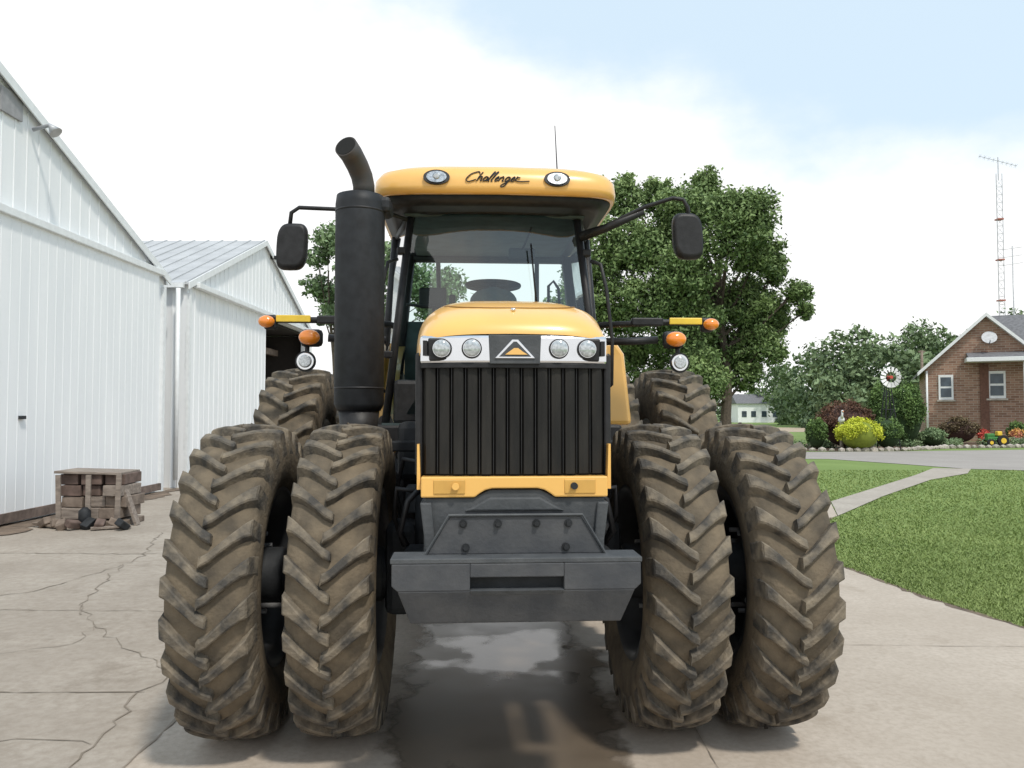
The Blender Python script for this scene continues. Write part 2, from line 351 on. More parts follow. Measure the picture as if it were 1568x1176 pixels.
loft('cab_roof_visor',[rring(.70,5.28,7.0,2.975),rring(.785,5.14,7.05,3.010)],BLK,T)
def bar(n_,a,b,r=.03,m=BLK): return tube(n_,[a,b],r,m,T,8)
A=lambda s,z: (s*(.735-(z-1.5)/1.45*.155),5.36+(z-1.5)*.1,z)
for s in(-1,1):
    t='r' if s<0 else 'l'
    bar('a_pillar_'+t,A(s,1.5),A(s,2.98),.027)
    bar('b_pillar_'+t,(s*.86,6.2,1.5),(s*.74,6.2,2.97),.035); bar('c_pillar_'+t,(s*.8,6.95,1.8),(s*.68,6.9,2.97),.045)
    bar('side_sill_'+t,A(s,1.55),(s*.86,6.2,1.5),.05); bar('side_head_'+t,A(s,2.97),(s*.72,6.2,2.97),.035)
    mesh('side_glass_'+t,[A(s,1.55),(s*.86,6.2,1.55),(s*.74,6.2,2.95),A(s,2.95)],[(0,1,2,3)],SGL,T)
    mesh('rear_side_glass_'+t,[(s*.86,6.2,1.9),(s*.8,6.95,1.9),(s*.68,6.9,2.95),(s*.74,6.2,2.95)],[(0,1,2,3)],SGL,T)
    for z in(2.72,2.0): box('door_hinge_%s_%d'%(t,z*100),(A(s,z)[0]+s*.035,A(s,z)[1],z),(.06,.06,.05),BLK,T,.01)
    tube('grab_rail_'+t,[(s*.66,5.4,2.65),(s*.72,5.36,2.62),(s*.755,5.34,2.45),(s*.79,5.32,2.1),(s*.79,5.35,1.8),(s*.74,5.4,1.75)],.013,BLK,T,8)
V=[];Fc=[];nx=10
for i in range(nx+1):
    f=i/nx*2-1
    for z in(1.6,2.98): 
        a=A(f,z); V.append((a[0],A(1,z)[1]-.09*(1-f*f),z))
for i in range(nx): a=i*2; Fc.append((a,a+2,a+3,a+1))
mesh('windshield',V,Fc,GLS,T,True)
box('cowl',(0,5.42,1.68),(1.36,.16,.3),BLK,T,.03)
tube('windshield_header',[(-.57,5.48,2.985),(-.3,5.42,2.99),(0,5.40,2.99),(.3,5.42,2.99),(.57,5.48,2.985)],.022,BLK,T,8)
# interior
box('roof_liner',(0,6.15,2.975),(1.25,1.4,.03),INT,T,.01)
box('cab_floor',(0,6.1,1.5),(1.5,1.6,.08),INT,T)
box('rear_bulkhead',(0,6.95,1.95),(1.45,.06,.9),INT,T)
bar('rear_window_head',(-.65,6.9,2.95),(.65,6.9,2.95),.04); bar('rear_window_post_a',(-.42,6.9,2.3),(-.44,6.9,2.95),.02);bar('rear_window_post_b',(.42,6.9,2.3),(.42,6.9,2.95),.02)
box('seat_base',(0,6.45,2.0),(.5,.5,.18),INT,T,.06); box('seat_back',(0,6.68,2.25),(.46,.14,.52),INT,T,.06); box('seat_headrest',(0,6.68,2.56),(.26,.1,.12),INT,T,.04)
box('steering_console',(0,5.65,2.1),(.22,.2,.7),INT,T,.05); ellip('dash_pod',(0,5.68,2.40),(.17,.12,.11),INT,T)
pts=[(.19*math.cos(a),5.8+.17*math.sin(a),2.54+.06*math.sin(a)) for a in np.linspace(0,2*math.pi,33)]
tube('steering_wheel',pts,.017,BLK,T,8); bar('steering_spokes',(-.18,5.8,2.54),(.18,5.8,2.54),.015); bar('steering_column',(0,5.7,2.4),(0,5.8,2.53),.03)
box('armrest_console',(-.42,6.3,2.15),(.2,.6,.3),INT,T,.04); box('monitor_display',(-.44,5.85,2.45),(.2,.04,.15),BLK,T,.01); bar('monitor_stalk',(-.42,5.9,2.2),(-.44,5.87,2.42),.012)
box('interior_mirror',(.2,5.62,2.74),(.19,.03,.08),BLK,T,.02); bar('interior_mirror_stalk',(.26,5.5,2.9),(.2,5.62,2.76),.008)
bar('wiper_arm',(.28,5.32,2.3),(.24,5.33,2.75),.006)
tube('seat_grab_loop',[(.46,6.3,2.3),(.46,6.3,2.62),(.5,6.3,2.66),(.54,6.3,2.6),(.56,6.3,2.3)],.012,BLK,T,8)
box('control_lever',(-.3,6.0,2.42),(.05,.05,.16),BLK,T,.015)
bar('side_console_rail',(-.62,5.7,2.38),(-.3,5.75,2.36),.01)
for s in(-1,1):
    x=s*.385; t='a' if s<0 else 'b'; z=3.105; y=5.032
    V,Fq=tubegeo([(0,y-.006,0),(0,y+.06,0)],1,28); mesh('roof_lamp_recess_'+t,[(x+p.x*.084,p.y+(p.z*.012),z+p.z*.05) for p in V],Fq,BLK,T)
    V,Fq=tubegeo([(0,y-.012,0),(0,y+.03,0)],1,28); mesh('roof_lamp_bowl_'+t,[(x+p.x*.064,p.y+(p.z*.012),z+p.z*.040) for p in V],Fq,LENSB,T)
    tube('roof_lamp_bulb_'+t,[(x,y-.024,z),(x,y-.008,z)],[.014,.028],LENS,T,16)
e=[(0,.25),(.25,.4),(.15,.6),(0,.3),(.1,0),(.35,.1)]
a_=[(.35,.5),(.1,.55),(0,.2),(.15,0),(.35,.2),(.38,.5),(.36,.05),(.5,.05)]
l_=[(0,.1),(.2,1.15),(.08,1.2),(.05,.1),(.2,0)]
def sh(p,dx): return [(x+dx,z) for x,z in p]
strokes=[[(.95,1.0),(.7,1.3),(.15,.95),(0,.2),(.4,-.08),(.95,.2)],[(1.1,0),(1.1,.6),(1.15,1.25)],[(1.1,.3),(1.3,.6),(1.45,.45),(1.45,.05),(1.6,.05)],sh(a_,1.65),sh(l_,2.15),sh(l_,2.45),sh(e,2.8),
 [(3.22,.55),(3.22,0)],[(3.22,.3),(3.4,.6),(3.55,.4),(3.55,.05),(3.7,.05)],sh(a_,3.78),[(4.15,.5),(4.12,-.5),(3.9,-.75),(3.75,-.5),(4.3,.1)],sh(e,4.35),[(4.75,.1),(4.8,.6),(4.9,.5),(5.1,.52)],[(4.85,.1),(5.3,.0),(6.2,.08)]]
its=[]
for st_ in strokes:
    P=[Vector((p[0],p[1],0)) for p in st_]; Q=[]
    for i in range(len(P)-1):
        p0=P[max(i-1,0)];p1=P[i];p2=P[i+1];p3=P[min(i+2,len(P)-1)]
        for j in range(6):
            t=j/6; Q.append(.5*((2*p1)+(-p0+p2)*t+(2*p0-5*p1+4*p2-p3)*t*t+(-p0+3*p1-3*p2+p3)*t**3))
    Q.append(P[-1]); k=.066
    its.append(tubegeo([((q.x+q.y*.5-3.1)*k,0,3.082+q.y*k*.78) for q in Q],.0040,6))
LT=multi('roof_lettering',its,BLK,T)
for v in LT.data.vertices: v.co.y+=float(np.interp(v.co.z,[3.0,3.05,3.12,3.17,3.205],[5.085,5.08,5.09,5.12,5.18]))-.06*(1-(v.co.x/.81)**2)-.003
tube('radio_antenna',[(.455,5.6,3.2),(.45,5.6,3.35),(.435,5.6,3.66)],[.010,.005,.003],BLK,T,6)
tube('gps_antenna',[(-.12,6.0,3.2),(-.12,6.0,3.47)],.004,BLK,T,6)
def mirror(t,s,c,arm):
    rings=[]
    for dy,k in((-.035,.8),(-.03,.93),(0,1.0),(.03,1.0),(.04,.9)):
        r=[]
        for i in range(32):
            a=2*math.pi*i/32; cc=math.cos(a); ss=math.sin(a)
            r.append((c[0]+.1*k*math.copysign(abs(cc)**.5,cc)+.014*ss*-s,c[1]+dy,c[2]+.155*k*math.copysign(abs(ss)**.6,ss)))
        rings.append(r)
    loft('mirror_'+t,rings,BLK,T); tube('mirror_arm_'+t,arm,.014,BLK,T,8)
mirror('right',-1,(-1.345,5.3,2.705),[(-.6,5.45,2.93),(-.75,5.4,2.97),(-1.05,5.33,2.965),(-1.3,5.3,2.965),(-1.35,5.3,2.93),(-1.36,5.3,2.84)])
mirror('left',1,(1.28,5.2,2.785),[(.62,5.4,2.82),(.75,5.35,2.88),(1.0,5.25,2.99),(1.18,5.2,3.04),(1.25,5.2,3.03),(1.28,5.2,2.98),(1.29,5.2,2.88)])
tube('mirror_bracket_left',[(.6,5.45,2.83),(.76,5.35,2.87),(1.0,5.26,2.96)],[.036,.03,.02],BLK,T,8)
box('mirror_joint_right',(-1.0,5.34,2.95),(.05,.05,.09),BLK,T,.01)
for s in(-1,1):
    t='r' if s<0 else 'l'; x=lambda a: s*a
    tube('marker_arm_rear_'+t,[(x(.72),6.0,2.27),(x(1.3),6.0,2.3),(x(1.62),6.0,2.3)],.024,BLK,T,8)
    box('marker_arm_box_'+t,(x(1.18),5.98,2.3),(.24,.06,.06),BLK,T,.01)
    box('reflector_strip_'+t,(x(1.47),5.95,2.305),(.25,.02,.05),RFL,T,.005)
    ellip('marker_lamp_'+t,(x(1.66),5.93,2.28),(.06,.045,.045),AMB,T); box('marker_lamp_base_'+t,(x(1.64),5.98,2.28),(.1,.05,.11),BLK,T,.02)
    tube('lamp_arm_front_'+t,[(x(.74),5.45,2.1),(x(.95),5.42,2.1),(x(1.12),5.4,2.11)],.026,BLK,T,8)
    ellip('turn_lamp_'+t,(x(1.235),5.35,2.11),(.07,.045,.052),AMB,T); box('turn_lamp_base_'+t,(x(1.23),5.41,2.11),(.15,.06,.12),BLK,T,.03)
    tube('work_lamp_bracket_'+t,[(x(1.26),5.41,2.08),(x(1.26),5.41,1.95)],.016,BLK,T,8)
    tube('work_lamp_body_'+t,[(x(1.26),5.36,1.95),(x(1.26),5.43,1.95)],[.07,.05],BLK,T,24)
    tube('work_lamp_ring_'+t,[(x(1.26),5.345,1.95),(x(1.26),5.362,1.95)],[.055,.062],CHR,T,24)
    tube('work_lamp_lens_'+t,[(x(1.26),5.335,1.95),(x(1.26),5.35,1.95)],[.035,.048],LENS,T,24)
    V=[];Fc=[];nn=16
    for i in range(nn+1):
        a=math.radians(-5+150*i/nn)
        for xx in(.72,1.0): V.append((s*xx,7.1-1.12*math.cos(a),1.05+1.12*math.sin(a)))
    for i in range(nn): q=i*2; Fc.append((q,q+1,q+3,q+2))
    o=mesh('rear_fender_'+t,V,Fc,YEL,T,True); sm=o.modifiers.new('s','SOLIDIFY'); sm.thickness=.03
    prism('fender_side_'+t,[(s*.80,2.14),(s*.93,2.14),(s*.99,2.05),(s*1.045,1.52),(s*.80,1.52)][::s],5.9,6.1,YEL,T,.03)

# ---------------- LEAFY THINGS
def leaves(name,clumps,n,size,m,parent=None,up=.15):
    c=np.array([q[:3] for q in clumps]);r=np.array([q[3:6] for q in clumps]);tint=np.array([q[6] for q in clumps])
    w=(r.prod(1))**(2/3); idx=rng.choice(len(c),n,p=w/w.sum())
    d=rng.normal(size=(n,3)); d/=np.linalg.norm(d,axis=1)[:,None]
    rad=rng.random(n)**.4*(1+.14*rng.normal(size=n))
    p=c[idx]+d*rad[:,None]*r[idx]; p[:,2]=np.maximum(p[:,2],.03)
    a=rng.normal(size=(n,3))+d*.5+np.array([0,-.1,.35]); a/=np.linalg.norm(a,axis=1)[:,None]
    t=np.cross(a,rng.normal(size=(n,3))); t/=np.linalg.norm(t,axis=1)[:,None]; b=np.cross(a,t)
    s=size*(.6+.8*rng.random(n))[:,None]
    V=np.stack([p-t*s,p-b*s*.5+a*s*.15,p+t*s,p+b*s*.5+a*s*.15],1).reshape(-1,3)
    me=bpy.data.meshes.new(name); me.vertices.add(4*n); me.vertices.foreach_set('co',V.ravel())
    me.loops.add(4*n); me.loops.foreach_set('vertex_index',np.arange(4*n)); me.polygons.add(n); me.polygons.foreach_set('loop_start',np.arange(n)*4); me.polygons.foreach_set('loop_total',np.full(n,4))
    me.update(calc_edges=True)
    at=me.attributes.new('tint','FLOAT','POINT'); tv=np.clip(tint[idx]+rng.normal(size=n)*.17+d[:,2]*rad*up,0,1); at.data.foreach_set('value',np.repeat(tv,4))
    return add(me,name,parent,m)
def subclumps(L_,k,f,fill=True):
    out=[]
    for (x,y,z,rx,ry,rz) in L_:
        for i in range(k):
            d=Vector((random.gauss(0,1),random.gauss(0,1),random.gauss(0,1))).normalized(); q=random.uniform(.4,1.02); g=f*random.uniform(.5,1.2)
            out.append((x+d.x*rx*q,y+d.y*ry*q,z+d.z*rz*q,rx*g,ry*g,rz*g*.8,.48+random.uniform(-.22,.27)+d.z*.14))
        if fill: out.append((x,y,z,rx*.95,ry*.95,rz*.95,.38))
    return out
LF=leafmat('leaves_green',(.06,.11,.035),(.28,.38,.15)); LFD=leafmat('leaves_distant_haze',(.10,.155,.075),(.23,.31,.16))  # distant leaf colours are paled to paint in air haze
LFB=leafmat('leaves_bush',(.04,.08,.025),(.17,.27,.08)); LFL=leafmat('leaves_pale',(.12,.19,.09),(.28,.38,.20))
def tree(name,base,lobes,y,n,size,m,k=12,f=.36,tr=.35):
    E=empty(name,(0,0,0)); Ls=[]
    for (u,v,r) in lobes:
        yy=y+random.uniform(-1,1)*r/F*y*1.3; x,_,z=W(u,v,y); rr=r/F*y; Ls.append((x,yy,z,rr,rr*1.1,rr*.95))
    cl=subclumps(Ls,k,f); leaves('foliage',cl,n,size,m,E)
    it=[]; H=max(l[2] for l in Ls); bx=base
    def tp(z): return Vector((bx+.25*math.sin(z*.5)*min(1,z/4),y+.1*z/3,z))
    zz=[i*H*.85/10 for i in range(11)]
    it.append(tubegeo([tp(z) for z in zz],[tr*(1.25 if i==0 else 1)*(1-.085*i)+.02 for i in range(11)],10))
    for l in Ls:
        c=Vector(l[:3]); z0=max(H*.12,min(c.z*.62,H*.7)); a=tp(z0); mid=(a+c)/2+Vector((0,0,.12*(c-a).length*-.5))
        it.append(tubegeo([a,a.lerp(mid,.5),mid,c],[tr*.38,tr*.3,tr*.22,tr*.07],6))
        for j in range(3):
            d=Vector((random.uniform(-1,1)*l[3],random.uniform(-1,1)*l[4],random.uniform(-.6,1)*l[5]))*.7
            it.append(tubegeo([mid.lerp(c,.5),c+d*.5,c+d],[tr*.12,tr*.08,tr*.03],5))
    multi('trunk_and_limbs',it,BARK,E); return E
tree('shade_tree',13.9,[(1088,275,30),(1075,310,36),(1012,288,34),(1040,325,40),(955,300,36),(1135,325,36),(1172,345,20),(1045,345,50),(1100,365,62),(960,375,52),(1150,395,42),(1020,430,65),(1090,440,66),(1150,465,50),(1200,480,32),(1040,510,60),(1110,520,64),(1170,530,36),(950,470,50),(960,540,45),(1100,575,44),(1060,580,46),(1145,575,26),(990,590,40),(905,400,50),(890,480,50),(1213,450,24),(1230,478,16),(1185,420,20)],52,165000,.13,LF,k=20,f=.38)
tree('cottonwood_tree',-10.5,[(500,365,26),(485,395,18),(480,435,22),(505,445,28),(545,370,40),(560,430,45),(610,400,35),(640,430,40),(690,440,30),(505,480,22),(575,480,40),(660,470,30)],46,17000,.14,LFL,k=10,f=.28,tr=.15)
Ls=[]
def crown(u,vt,vb,r,y):
    v=vt+r
    while v<vb:
        x,_,z=W(u+random.uniform(-.3,.3)*r,v,y); rr=r/F*y*random.uniform(.8,1.15); Ls.append((x,y+random.uniform(-4,4),z,rr,rr,rr)); v+=r*.8
        x,_,z=W(u+random.uniform(-1,1)*r,v,y); Ls.append((x,y+random.uniform(-4,4),z,rr*.8,rr,rr*.8))
for (u,vt,r,y) in [(1195,545,18,120),(1225,538,18,110),(1250,520,22,100),(1285,505,24,95),(1320,495,25,95),(1350,510,22,100),(1385,492,24,115),(1415,488,24,115),(1445,488,24,115),(1472,505,20,115),(1395,525,26,95),(1430,535,26,98),(1340,540,26,90),(1270,545,26,92),(1300,560,28,88),(1370,560,28,88),(1500,560,26,110),(1560,468,22,110),(1545,500,22,110),(1600,490,22,110),(1640,500,25,110),(1180,575,14,150),(1210,580,14,150),(1150,590,14,180)]: crown(u,vt,640,r,y)
for u in range(380,1180,24): crown(u,random.uniform(588,605),640,13,200)
for u in range(1480,1900,40): crown(u,random.uniform(540,560),640,24,140)
for u in range(-900,380,36): crown(u,random.uniform(588,605),640,14,200)
leaves('distant_trees',subclumps(Ls,6,.42),170000,.34,LFD)
def bush(name,u,vt,vb,r,y,m,n,size,core):
    x,_,zt=W(u,vt,y); rr=r/F*y; zc=(zt)/2; E=empty(name)
    cl=[]
    for i in range(50):
        d=Vector((random.gauss(0,1),random.gauss(0,1),abs(random.gauss(0,.8))-.2)).normalized()
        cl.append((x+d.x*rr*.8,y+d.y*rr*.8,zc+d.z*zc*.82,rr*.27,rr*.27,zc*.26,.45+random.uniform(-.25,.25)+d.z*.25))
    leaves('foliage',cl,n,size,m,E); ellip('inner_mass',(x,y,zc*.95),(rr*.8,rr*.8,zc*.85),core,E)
    tube('stem',[(x,y,0),(x,y,zc)],.05,BARK,E,6); return E
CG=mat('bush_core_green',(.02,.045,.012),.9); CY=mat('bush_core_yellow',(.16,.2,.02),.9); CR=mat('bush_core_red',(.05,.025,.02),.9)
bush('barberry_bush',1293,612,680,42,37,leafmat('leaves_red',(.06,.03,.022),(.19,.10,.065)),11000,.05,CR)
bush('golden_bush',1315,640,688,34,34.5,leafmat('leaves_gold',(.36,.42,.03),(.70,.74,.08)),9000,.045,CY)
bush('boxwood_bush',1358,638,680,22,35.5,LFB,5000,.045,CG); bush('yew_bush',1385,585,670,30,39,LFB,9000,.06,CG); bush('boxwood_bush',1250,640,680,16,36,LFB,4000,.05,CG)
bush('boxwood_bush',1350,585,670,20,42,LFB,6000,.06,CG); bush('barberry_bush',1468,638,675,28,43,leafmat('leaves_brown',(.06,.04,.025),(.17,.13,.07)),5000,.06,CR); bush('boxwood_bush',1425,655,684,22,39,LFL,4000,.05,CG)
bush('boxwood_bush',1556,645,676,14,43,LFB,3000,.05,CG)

# ---------------- GROUND
def sheet(name,pts,z,m):
    v=[(p[0],p[1],z) for p in pts]; return mesh(name,v,[tuple(range(len(v)))],m)
def groundmat(name,c1,c2,c3,s1,s2,rough=.9,bump=.3,stain=None):
    m=bpy.data.materials.new(name); m.use_nodes=True; nt=m.node_tree;N=nt.nodes;L=nt.links;b=N['Principled BSDF'];b.inputs['Roughness'].default_value=rough; b.inputs['Specular IOR Level'].default_value=.25
    tc=N.new('ShaderNodeTexCoord')
    a=N.new('ShaderNodeTexNoise');a.inputs['Scale'].default_value=s1;a.inputs['Detail'].default_value=6;a.inputs['Roughness'].default_value=.65
    c=N.new('ShaderNodeTexNoise');c.inputs['Scale'].default_value=s2;c.inputs['Detail'].default_value=8;c.inputs['Roughness'].default_value=.7
    L.new(tc.outputs['Object'],a.inputs['Vector']);L.new(tc.outputs['Object'],c.inputs['Vector'])
    r=N.new('ShaderNodeValToRGB');r.color_ramp.elements[0].position=.35;r.color_ramp.elements[1].position=.68;r.color_ramp.elements[0].color=(*c1,1);r.color_ramp.elements[1].color=(*c2,1);L.new(a.outputs['Fac'],r.inputs['Fac'])
    r2=N.new('ShaderNodeValToRGB');r2.color_ramp.elements[0].position=.4;r2.color_ramp.elements[1].position=.7;r2.color_ramp.elements[0].color=(0,0,0,1);r2.color_ramp.elements[1].color=(.75,.75,.75,1);L.new(c.outputs['Fac'],r2.inputs['Fac'])
    mx=N.new('ShaderNodeMixRGB');L.new(r2.outputs['Color'],mx.inputs['Fac']);L.new(r.outputs['Color'],mx.inputs['Color1']);mx.inputs['Color2'].default_value=(*c3,1)
    out=mx.outputs['Color']
    if stain:
        d=N.new('ShaderNodeTexNoise');d.inputs['Scale'].default_value=1.7;d.inputs['Detail'].default_value=10;d.inputs['Roughness'].default_value=.75;L.new(tc.outputs['Object'],d.inputs['Vector'])
        r3=N.new('ShaderNodeValToRGB');r3.color_ramp.elements[0].position=.54;r3.color_ramp.elements[1].position=.72;r3.color_ramp.elements[0].color=(0,0,0,1);r3.color_ramp.elements[1].color=(.65,.65,.65,1);L.new(d.outputs['Fac'],r3.inputs['Fac'])
        m2=N.new('ShaderNodeMixRGB');L.new(r3.outputs[0],m2.inputs[0]);L.new(out,m2.inputs[1]);m2.inputs[2].default_value=(*stain,1);out=m2.outputs[0]
    L.new(out,b.inputs['Base Color'])
    bp=N.new('ShaderNodeBump');bp.inputs['Strength'].default_value=bump;bp.inputs['Distance'].default_value=.01;L.new(c.outputs['Fac'],bp.inputs['Height']);L.new(bp.outputs['Normal'],b.inputs['Normal'])
    return m
LAWN=groundmat('lawn_grass',(.13,.20,.05),(.18,.26,.075),(.21,.27,.09),.5,14)
CONR=groundmat('concrete_new',(.42,.36,.30),(.51,.445,.38),(.36,.305,.25),.9,30,stain=(.30,.245,.19))
CONL=groundmat('concrete_old',(.30,.26,.22),(.41,.365,.315),(.26,.22,.18),.7,14,bump=.5,stain=(.20,.165,.13))
ASP=groundmat('road_surface',(.31,.285,.265),(.37,.345,.32),(.26,.235,.22),.5,20)
PTH=groundmat('path_concrete',(.36,.32,.28),(.44,.4,.35),(.28,.25,.21),1,20)
GRV=groundmat('gravel',(.38,.3,.22),(.46,.38,.28),(.3,.24,.18),.3,8)
sheet('ground',[(-1500,-60),(1500,-60),(1500,2500),(-1500,2500)],0,LAWN)
apr=[(-1.75,-8),(4.6,-8),(4.25,3),(3.85,5.9),(3.58,7.07),(3.45,8.45),(3.9,10.2),(4.9,12.3),(5.08,12.5),(5.8,14.6),(6.3,18),(8.2,28.3),(-5.6,28.3),(-5.6,19),(-1.75,12)]
sheet('concrete_driveway',apr,.008,CONR)
sheet('concrete_apron',[(-9,-8),(-1.75,-8),(-1.75,12),(-5.6,19),(-5.6,40),(-9,40)],.008,CONL)
rd=[(-40,28.3),(8.2,28.3),(11.2,28.3),(12.5,25.2),(13.2,23.2),(15,22.3),(60,21.5),(60,37),(23,35.6),(17,34.2),(13,33.6),(-40,33.6)]
sheet('access_road',rd,.012,ASP)
pth=[(5.09,12.5),(7.2,15.5),(10.1,19.3),(12.2,21.4),(13.3,23.15),(12.4,23.5),(10.5,20.8),(7.5,16.8),(5.8,14.55)]
sheet('garden_path',pth,.016,PTH)
sheet('gravel_lane',[(14,72),(70,66),(75,80),(14,100)],.012,GRV)
def crackgeo(P,w,z=.0125,jit=.02):
    pts=[]
    for i in range(len(P)-1):
        a=Vector((*P[i],0));b=Vector((*P[i+1],0));n_=max(2,int((b-a).length/.09))
        for k in range(n_): q=a.lerp(b,k/n_); pts.append(q+Vector((random.gauss(0,jit),random.gauss(0,jit),0)))
    pts.append(Vector((*P[-1],0)));V=[];Fc=[]
    for i,p in enumerate(pts):
        d=(pts[min(i+1,len(pts)-1)]-pts[max(i-1,0)]).normalized(); nrm=Vector((-d.y,d.x,0)); ww=w*random.uniform(.15,1.2)
        V+=[(p.x+nrm.x*ww,p.y+nrm.y*ww,z),(p.x-nrm.x*ww,p.y-nrm.y*ww,z)]
    for i in range(len(pts)-1): q=i*2;Fc.append((q,q+1,q+3,q+2))
    return V,Fc
CRK=mat('crack_dirt',(.17,.14,.105),.95,col2=(.28,.24,.20),scale=5)
g=lambda u,v: WG(u,v)
its=[crackgeo([(-7,4.6),(-2.1,4.62)],.009,jit=.008),crackgeo([g(215,1057),g(180,1110),g(110,1176)],.007),crackgeo([g(130,925),g(150,955),g(200,990),g(250,1010),g(262,1040),g(215,1057)],.005),
 crackgeo([g(0,1130),g(110,1127),g(150,1135)],.005),crackgeo([(-7.2,6.6),(-2.5,6.5)],.006,jit=.01),crackgeo([g(190,865),g(60,905),g(0,912)],.007),crackgeo([g(190,865),g(130,925),g(130,940)],.007),
 crackgeo([g(0,1000),g(120,985),g(150,958)],.004),crackgeo([(-7,9.2),(-3,9.1)],.009,jit=.012),crackgeo([g(190,865),g(225,850),g(250,815)],.008)]
multi('concrete_cracks',its,CRK)
its=[crackgeo([(-1.75,-3),(-1.75,12)],.008,jit=.004),crackgeo([(.92,-3),(.95,28)],.004,jit=.001),crackgeo([(-1.75,8.6),(3.45,8.6)],.006,jit=.001),crackgeo([(-1.75,12.8),(5.0,12.8)],.006,jit=.001),crackgeo([(.95,5.6),(3.85,5.5)],.003,jit=.003)]
multi('slab_joints',its,mat('joint',(.26,.22,.18),.9))
multi('lawn_edge_soil',[crackgeo([(4.25,3),(3.85,5.9),(3.58,7.07),(3.45,8.45),(3.9,10.2),(4.9,12.3)],.035,z=.0105,jit=.012)],DRT)
its=[]
for y in np.arange(8,27,.35):
    n_=9;cx=-6.95+random.uniform(-.15,.1);r=random.uniform(.12,.32)
    zz=.0135+.0007*(len(its)%9); V=[(cx+r*random.uniform(.7,1.2)*math.cos(a)*.9,y+r*1.5*random.uniform(.8,1.1)*math.sin(a),zz) for a in np.linspace(0,2*math.pi,n_,endpoint=False)]
    its.append((V,[tuple(range(n_))]))
multi('soil_strip',its,DRT)
# wet puddle
WET=bpy.data.materials.new('wet_concrete');WET.use_nodes=True
nt=WET.node_tree;N=nt.nodes;L=nt.links;b=N['Principled BSDF'];tc=N.new('ShaderNodeTexCoord')
no=N.new('ShaderNodeTexNoise');no.inputs['Scale'].default_value=1.6;no.inputs['Detail'].default_value=7;no.inputs['Roughness'].default_value=.55;L.new(tc.outputs['Object'],no.inputs['Vector'])
n5=N.new('ShaderNodeTexNoise');n5.inputs['Scale'].default_value=2.4;n5.inputs['Detail'].default_value=3;L.new(tc.outputs['Object'],n5.inputs['Vector'])
n6=N.new('ShaderNodeTexNoise');n6.inputs['Scale'].default_value=5;n6.inputs['Detail'].default_value=6;L.new(tc.outputs['Object'],n6.inputs['Vector'])
sp=N.new('ShaderNodeSeparateXYZ');L.new(tc.outputs['Object'],sp.inputs[0])
def mth(op,a,b_=None,clamp=False):
    n_=N.new('ShaderNodeMath');n_.operation=op;n_.use_clamp=clamp
    for i,x in enumerate((a,b_)):
        if x is None: continue
        if isinstance(x,(int,float)): n_.inputs[i].default_value=x
        else: L.new(x,n_.inputs[i])
    return n_.outputs[0]
dx=mth('DIVIDE',mth('ADD',sp.outputs[0],0.05),.62);dy=mth('DIVIDE',mth('ADD',sp.outputs[1],-4.8),2.1)
d2=mth('SQRT',mth('ADD',mth('MULTIPLY',dx,dx),mth('MULTIPLY',dy,dy)))
msk=mth('ADD',mth('SUBTRACT',1.05,d2),mth('MULTIPLY',mth('ADD',no.outputs['Fac'],-.5),1.9))
alpha=mth('MULTIPLY',mth('MULTIPLY',msk,6,True),.92)
px=mth('DIVIDE',mth('ADD',sp.outputs[0],-.0),.52);py=mth('DIVIDE',mth('ADD',sp.outputs[1],-5.3),.75)
pd=mth('SQRT',mth('ADD',mth('MULTIPLY',px,px),mth('MULTIPLY',py,py)))
pool=mth('MULTIPLY',mth('ADD',mth('SUBTRACT',.8,pd),mth('MULTIPLY',mth('ADD',n5.outputs['Fac'],-.5),2.6)),2.6,True)
pool=mth('MULTIPLY',pool,alpha)
rr_=N.new('ShaderNodeMixRGB');L.new(n6.outputs['Fac'],rr_.inputs['Fac']);rr_.inputs['Color1'].default_value=(.10,.078,.057,1);rr_.inputs['Color2'].default_value=(.19,.15,.11,1)
r=N.new('ShaderNodeMixRGB');L.new(pool,r.inputs['Fac']);L.new(rr_.outputs[0],r.inputs['Color1']);r.inputs['Color2'].default_value=(.07,.055,.042,1);L.new(r.outputs[0],b.inputs['Base Color'])
ro=mth('SUBTRACT',mth('ADD',mth('MULTIPLY',n6.outputs['Fac'],.25),.22),mth('MULTIPLY',pool,.32));L.new(mth('MAXIMUM',ro,.04),b.inputs['Roughness'])
tr=N.new('ShaderNodeBsdfTransparent');mx=N.new('ShaderNodeMixShader');L.new(alpha,mx.inputs[0]);L.new(tr.outputs[0],mx.inputs[1]);L.new(b.outputs[0],mx.inputs[2]);L.new(mx.outputs[0],N['Material Output'].inputs['Surface'])
sheet('water_puddle',[(-1.6,2.0),(1.6,2.0),(1.6,8),(-1.6,8)],.0165,WET)
def inpoly(x,y,P):
    c=np.zeros(len(x),bool);j=len(P)-1
    for i in range(len(P)):
        xi,yi=P[i];xj,yj=P[j]
        c^=((yi>y)!=(yj>y))&(x<(xj-xi)*(y-yi)/(yj-yi+1e-12)+xi);j=i
    return c
nb=230000; yy=5/(1-rng.random(nb)*.78); xx=3.4+rng.random(nb)*(yy*.72+.5-3.4+2.2)
ok=(~inpoly(xx,yy,apr))&(~inpoly(xx,yy,pth))&(~inpoly(xx,yy,rd))&(xx<yy*.75+1); xx=xx[ok];yy=yy[ok];nb=len(xx)
h=(.014+.018*rng.random(nb))*(.8+yy*.02);wd=.003+.0006*yy;an=rng.random(nb)*6.283;lean=rng.normal(size=(nb,2))*.02
V=np.zeros((nb,3,3));V[:,0]=np.stack([xx-wd*np.cos(an),yy-wd*np.sin(an),np.zeros(nb)],1);V[:,1]=np.stack([xx+wd*np.cos(an),yy+wd*np.sin(an),np.zeros(nb)],1);V[:,2]=np.stack([xx+lean[:,0],yy+lean[:,1],h],1)
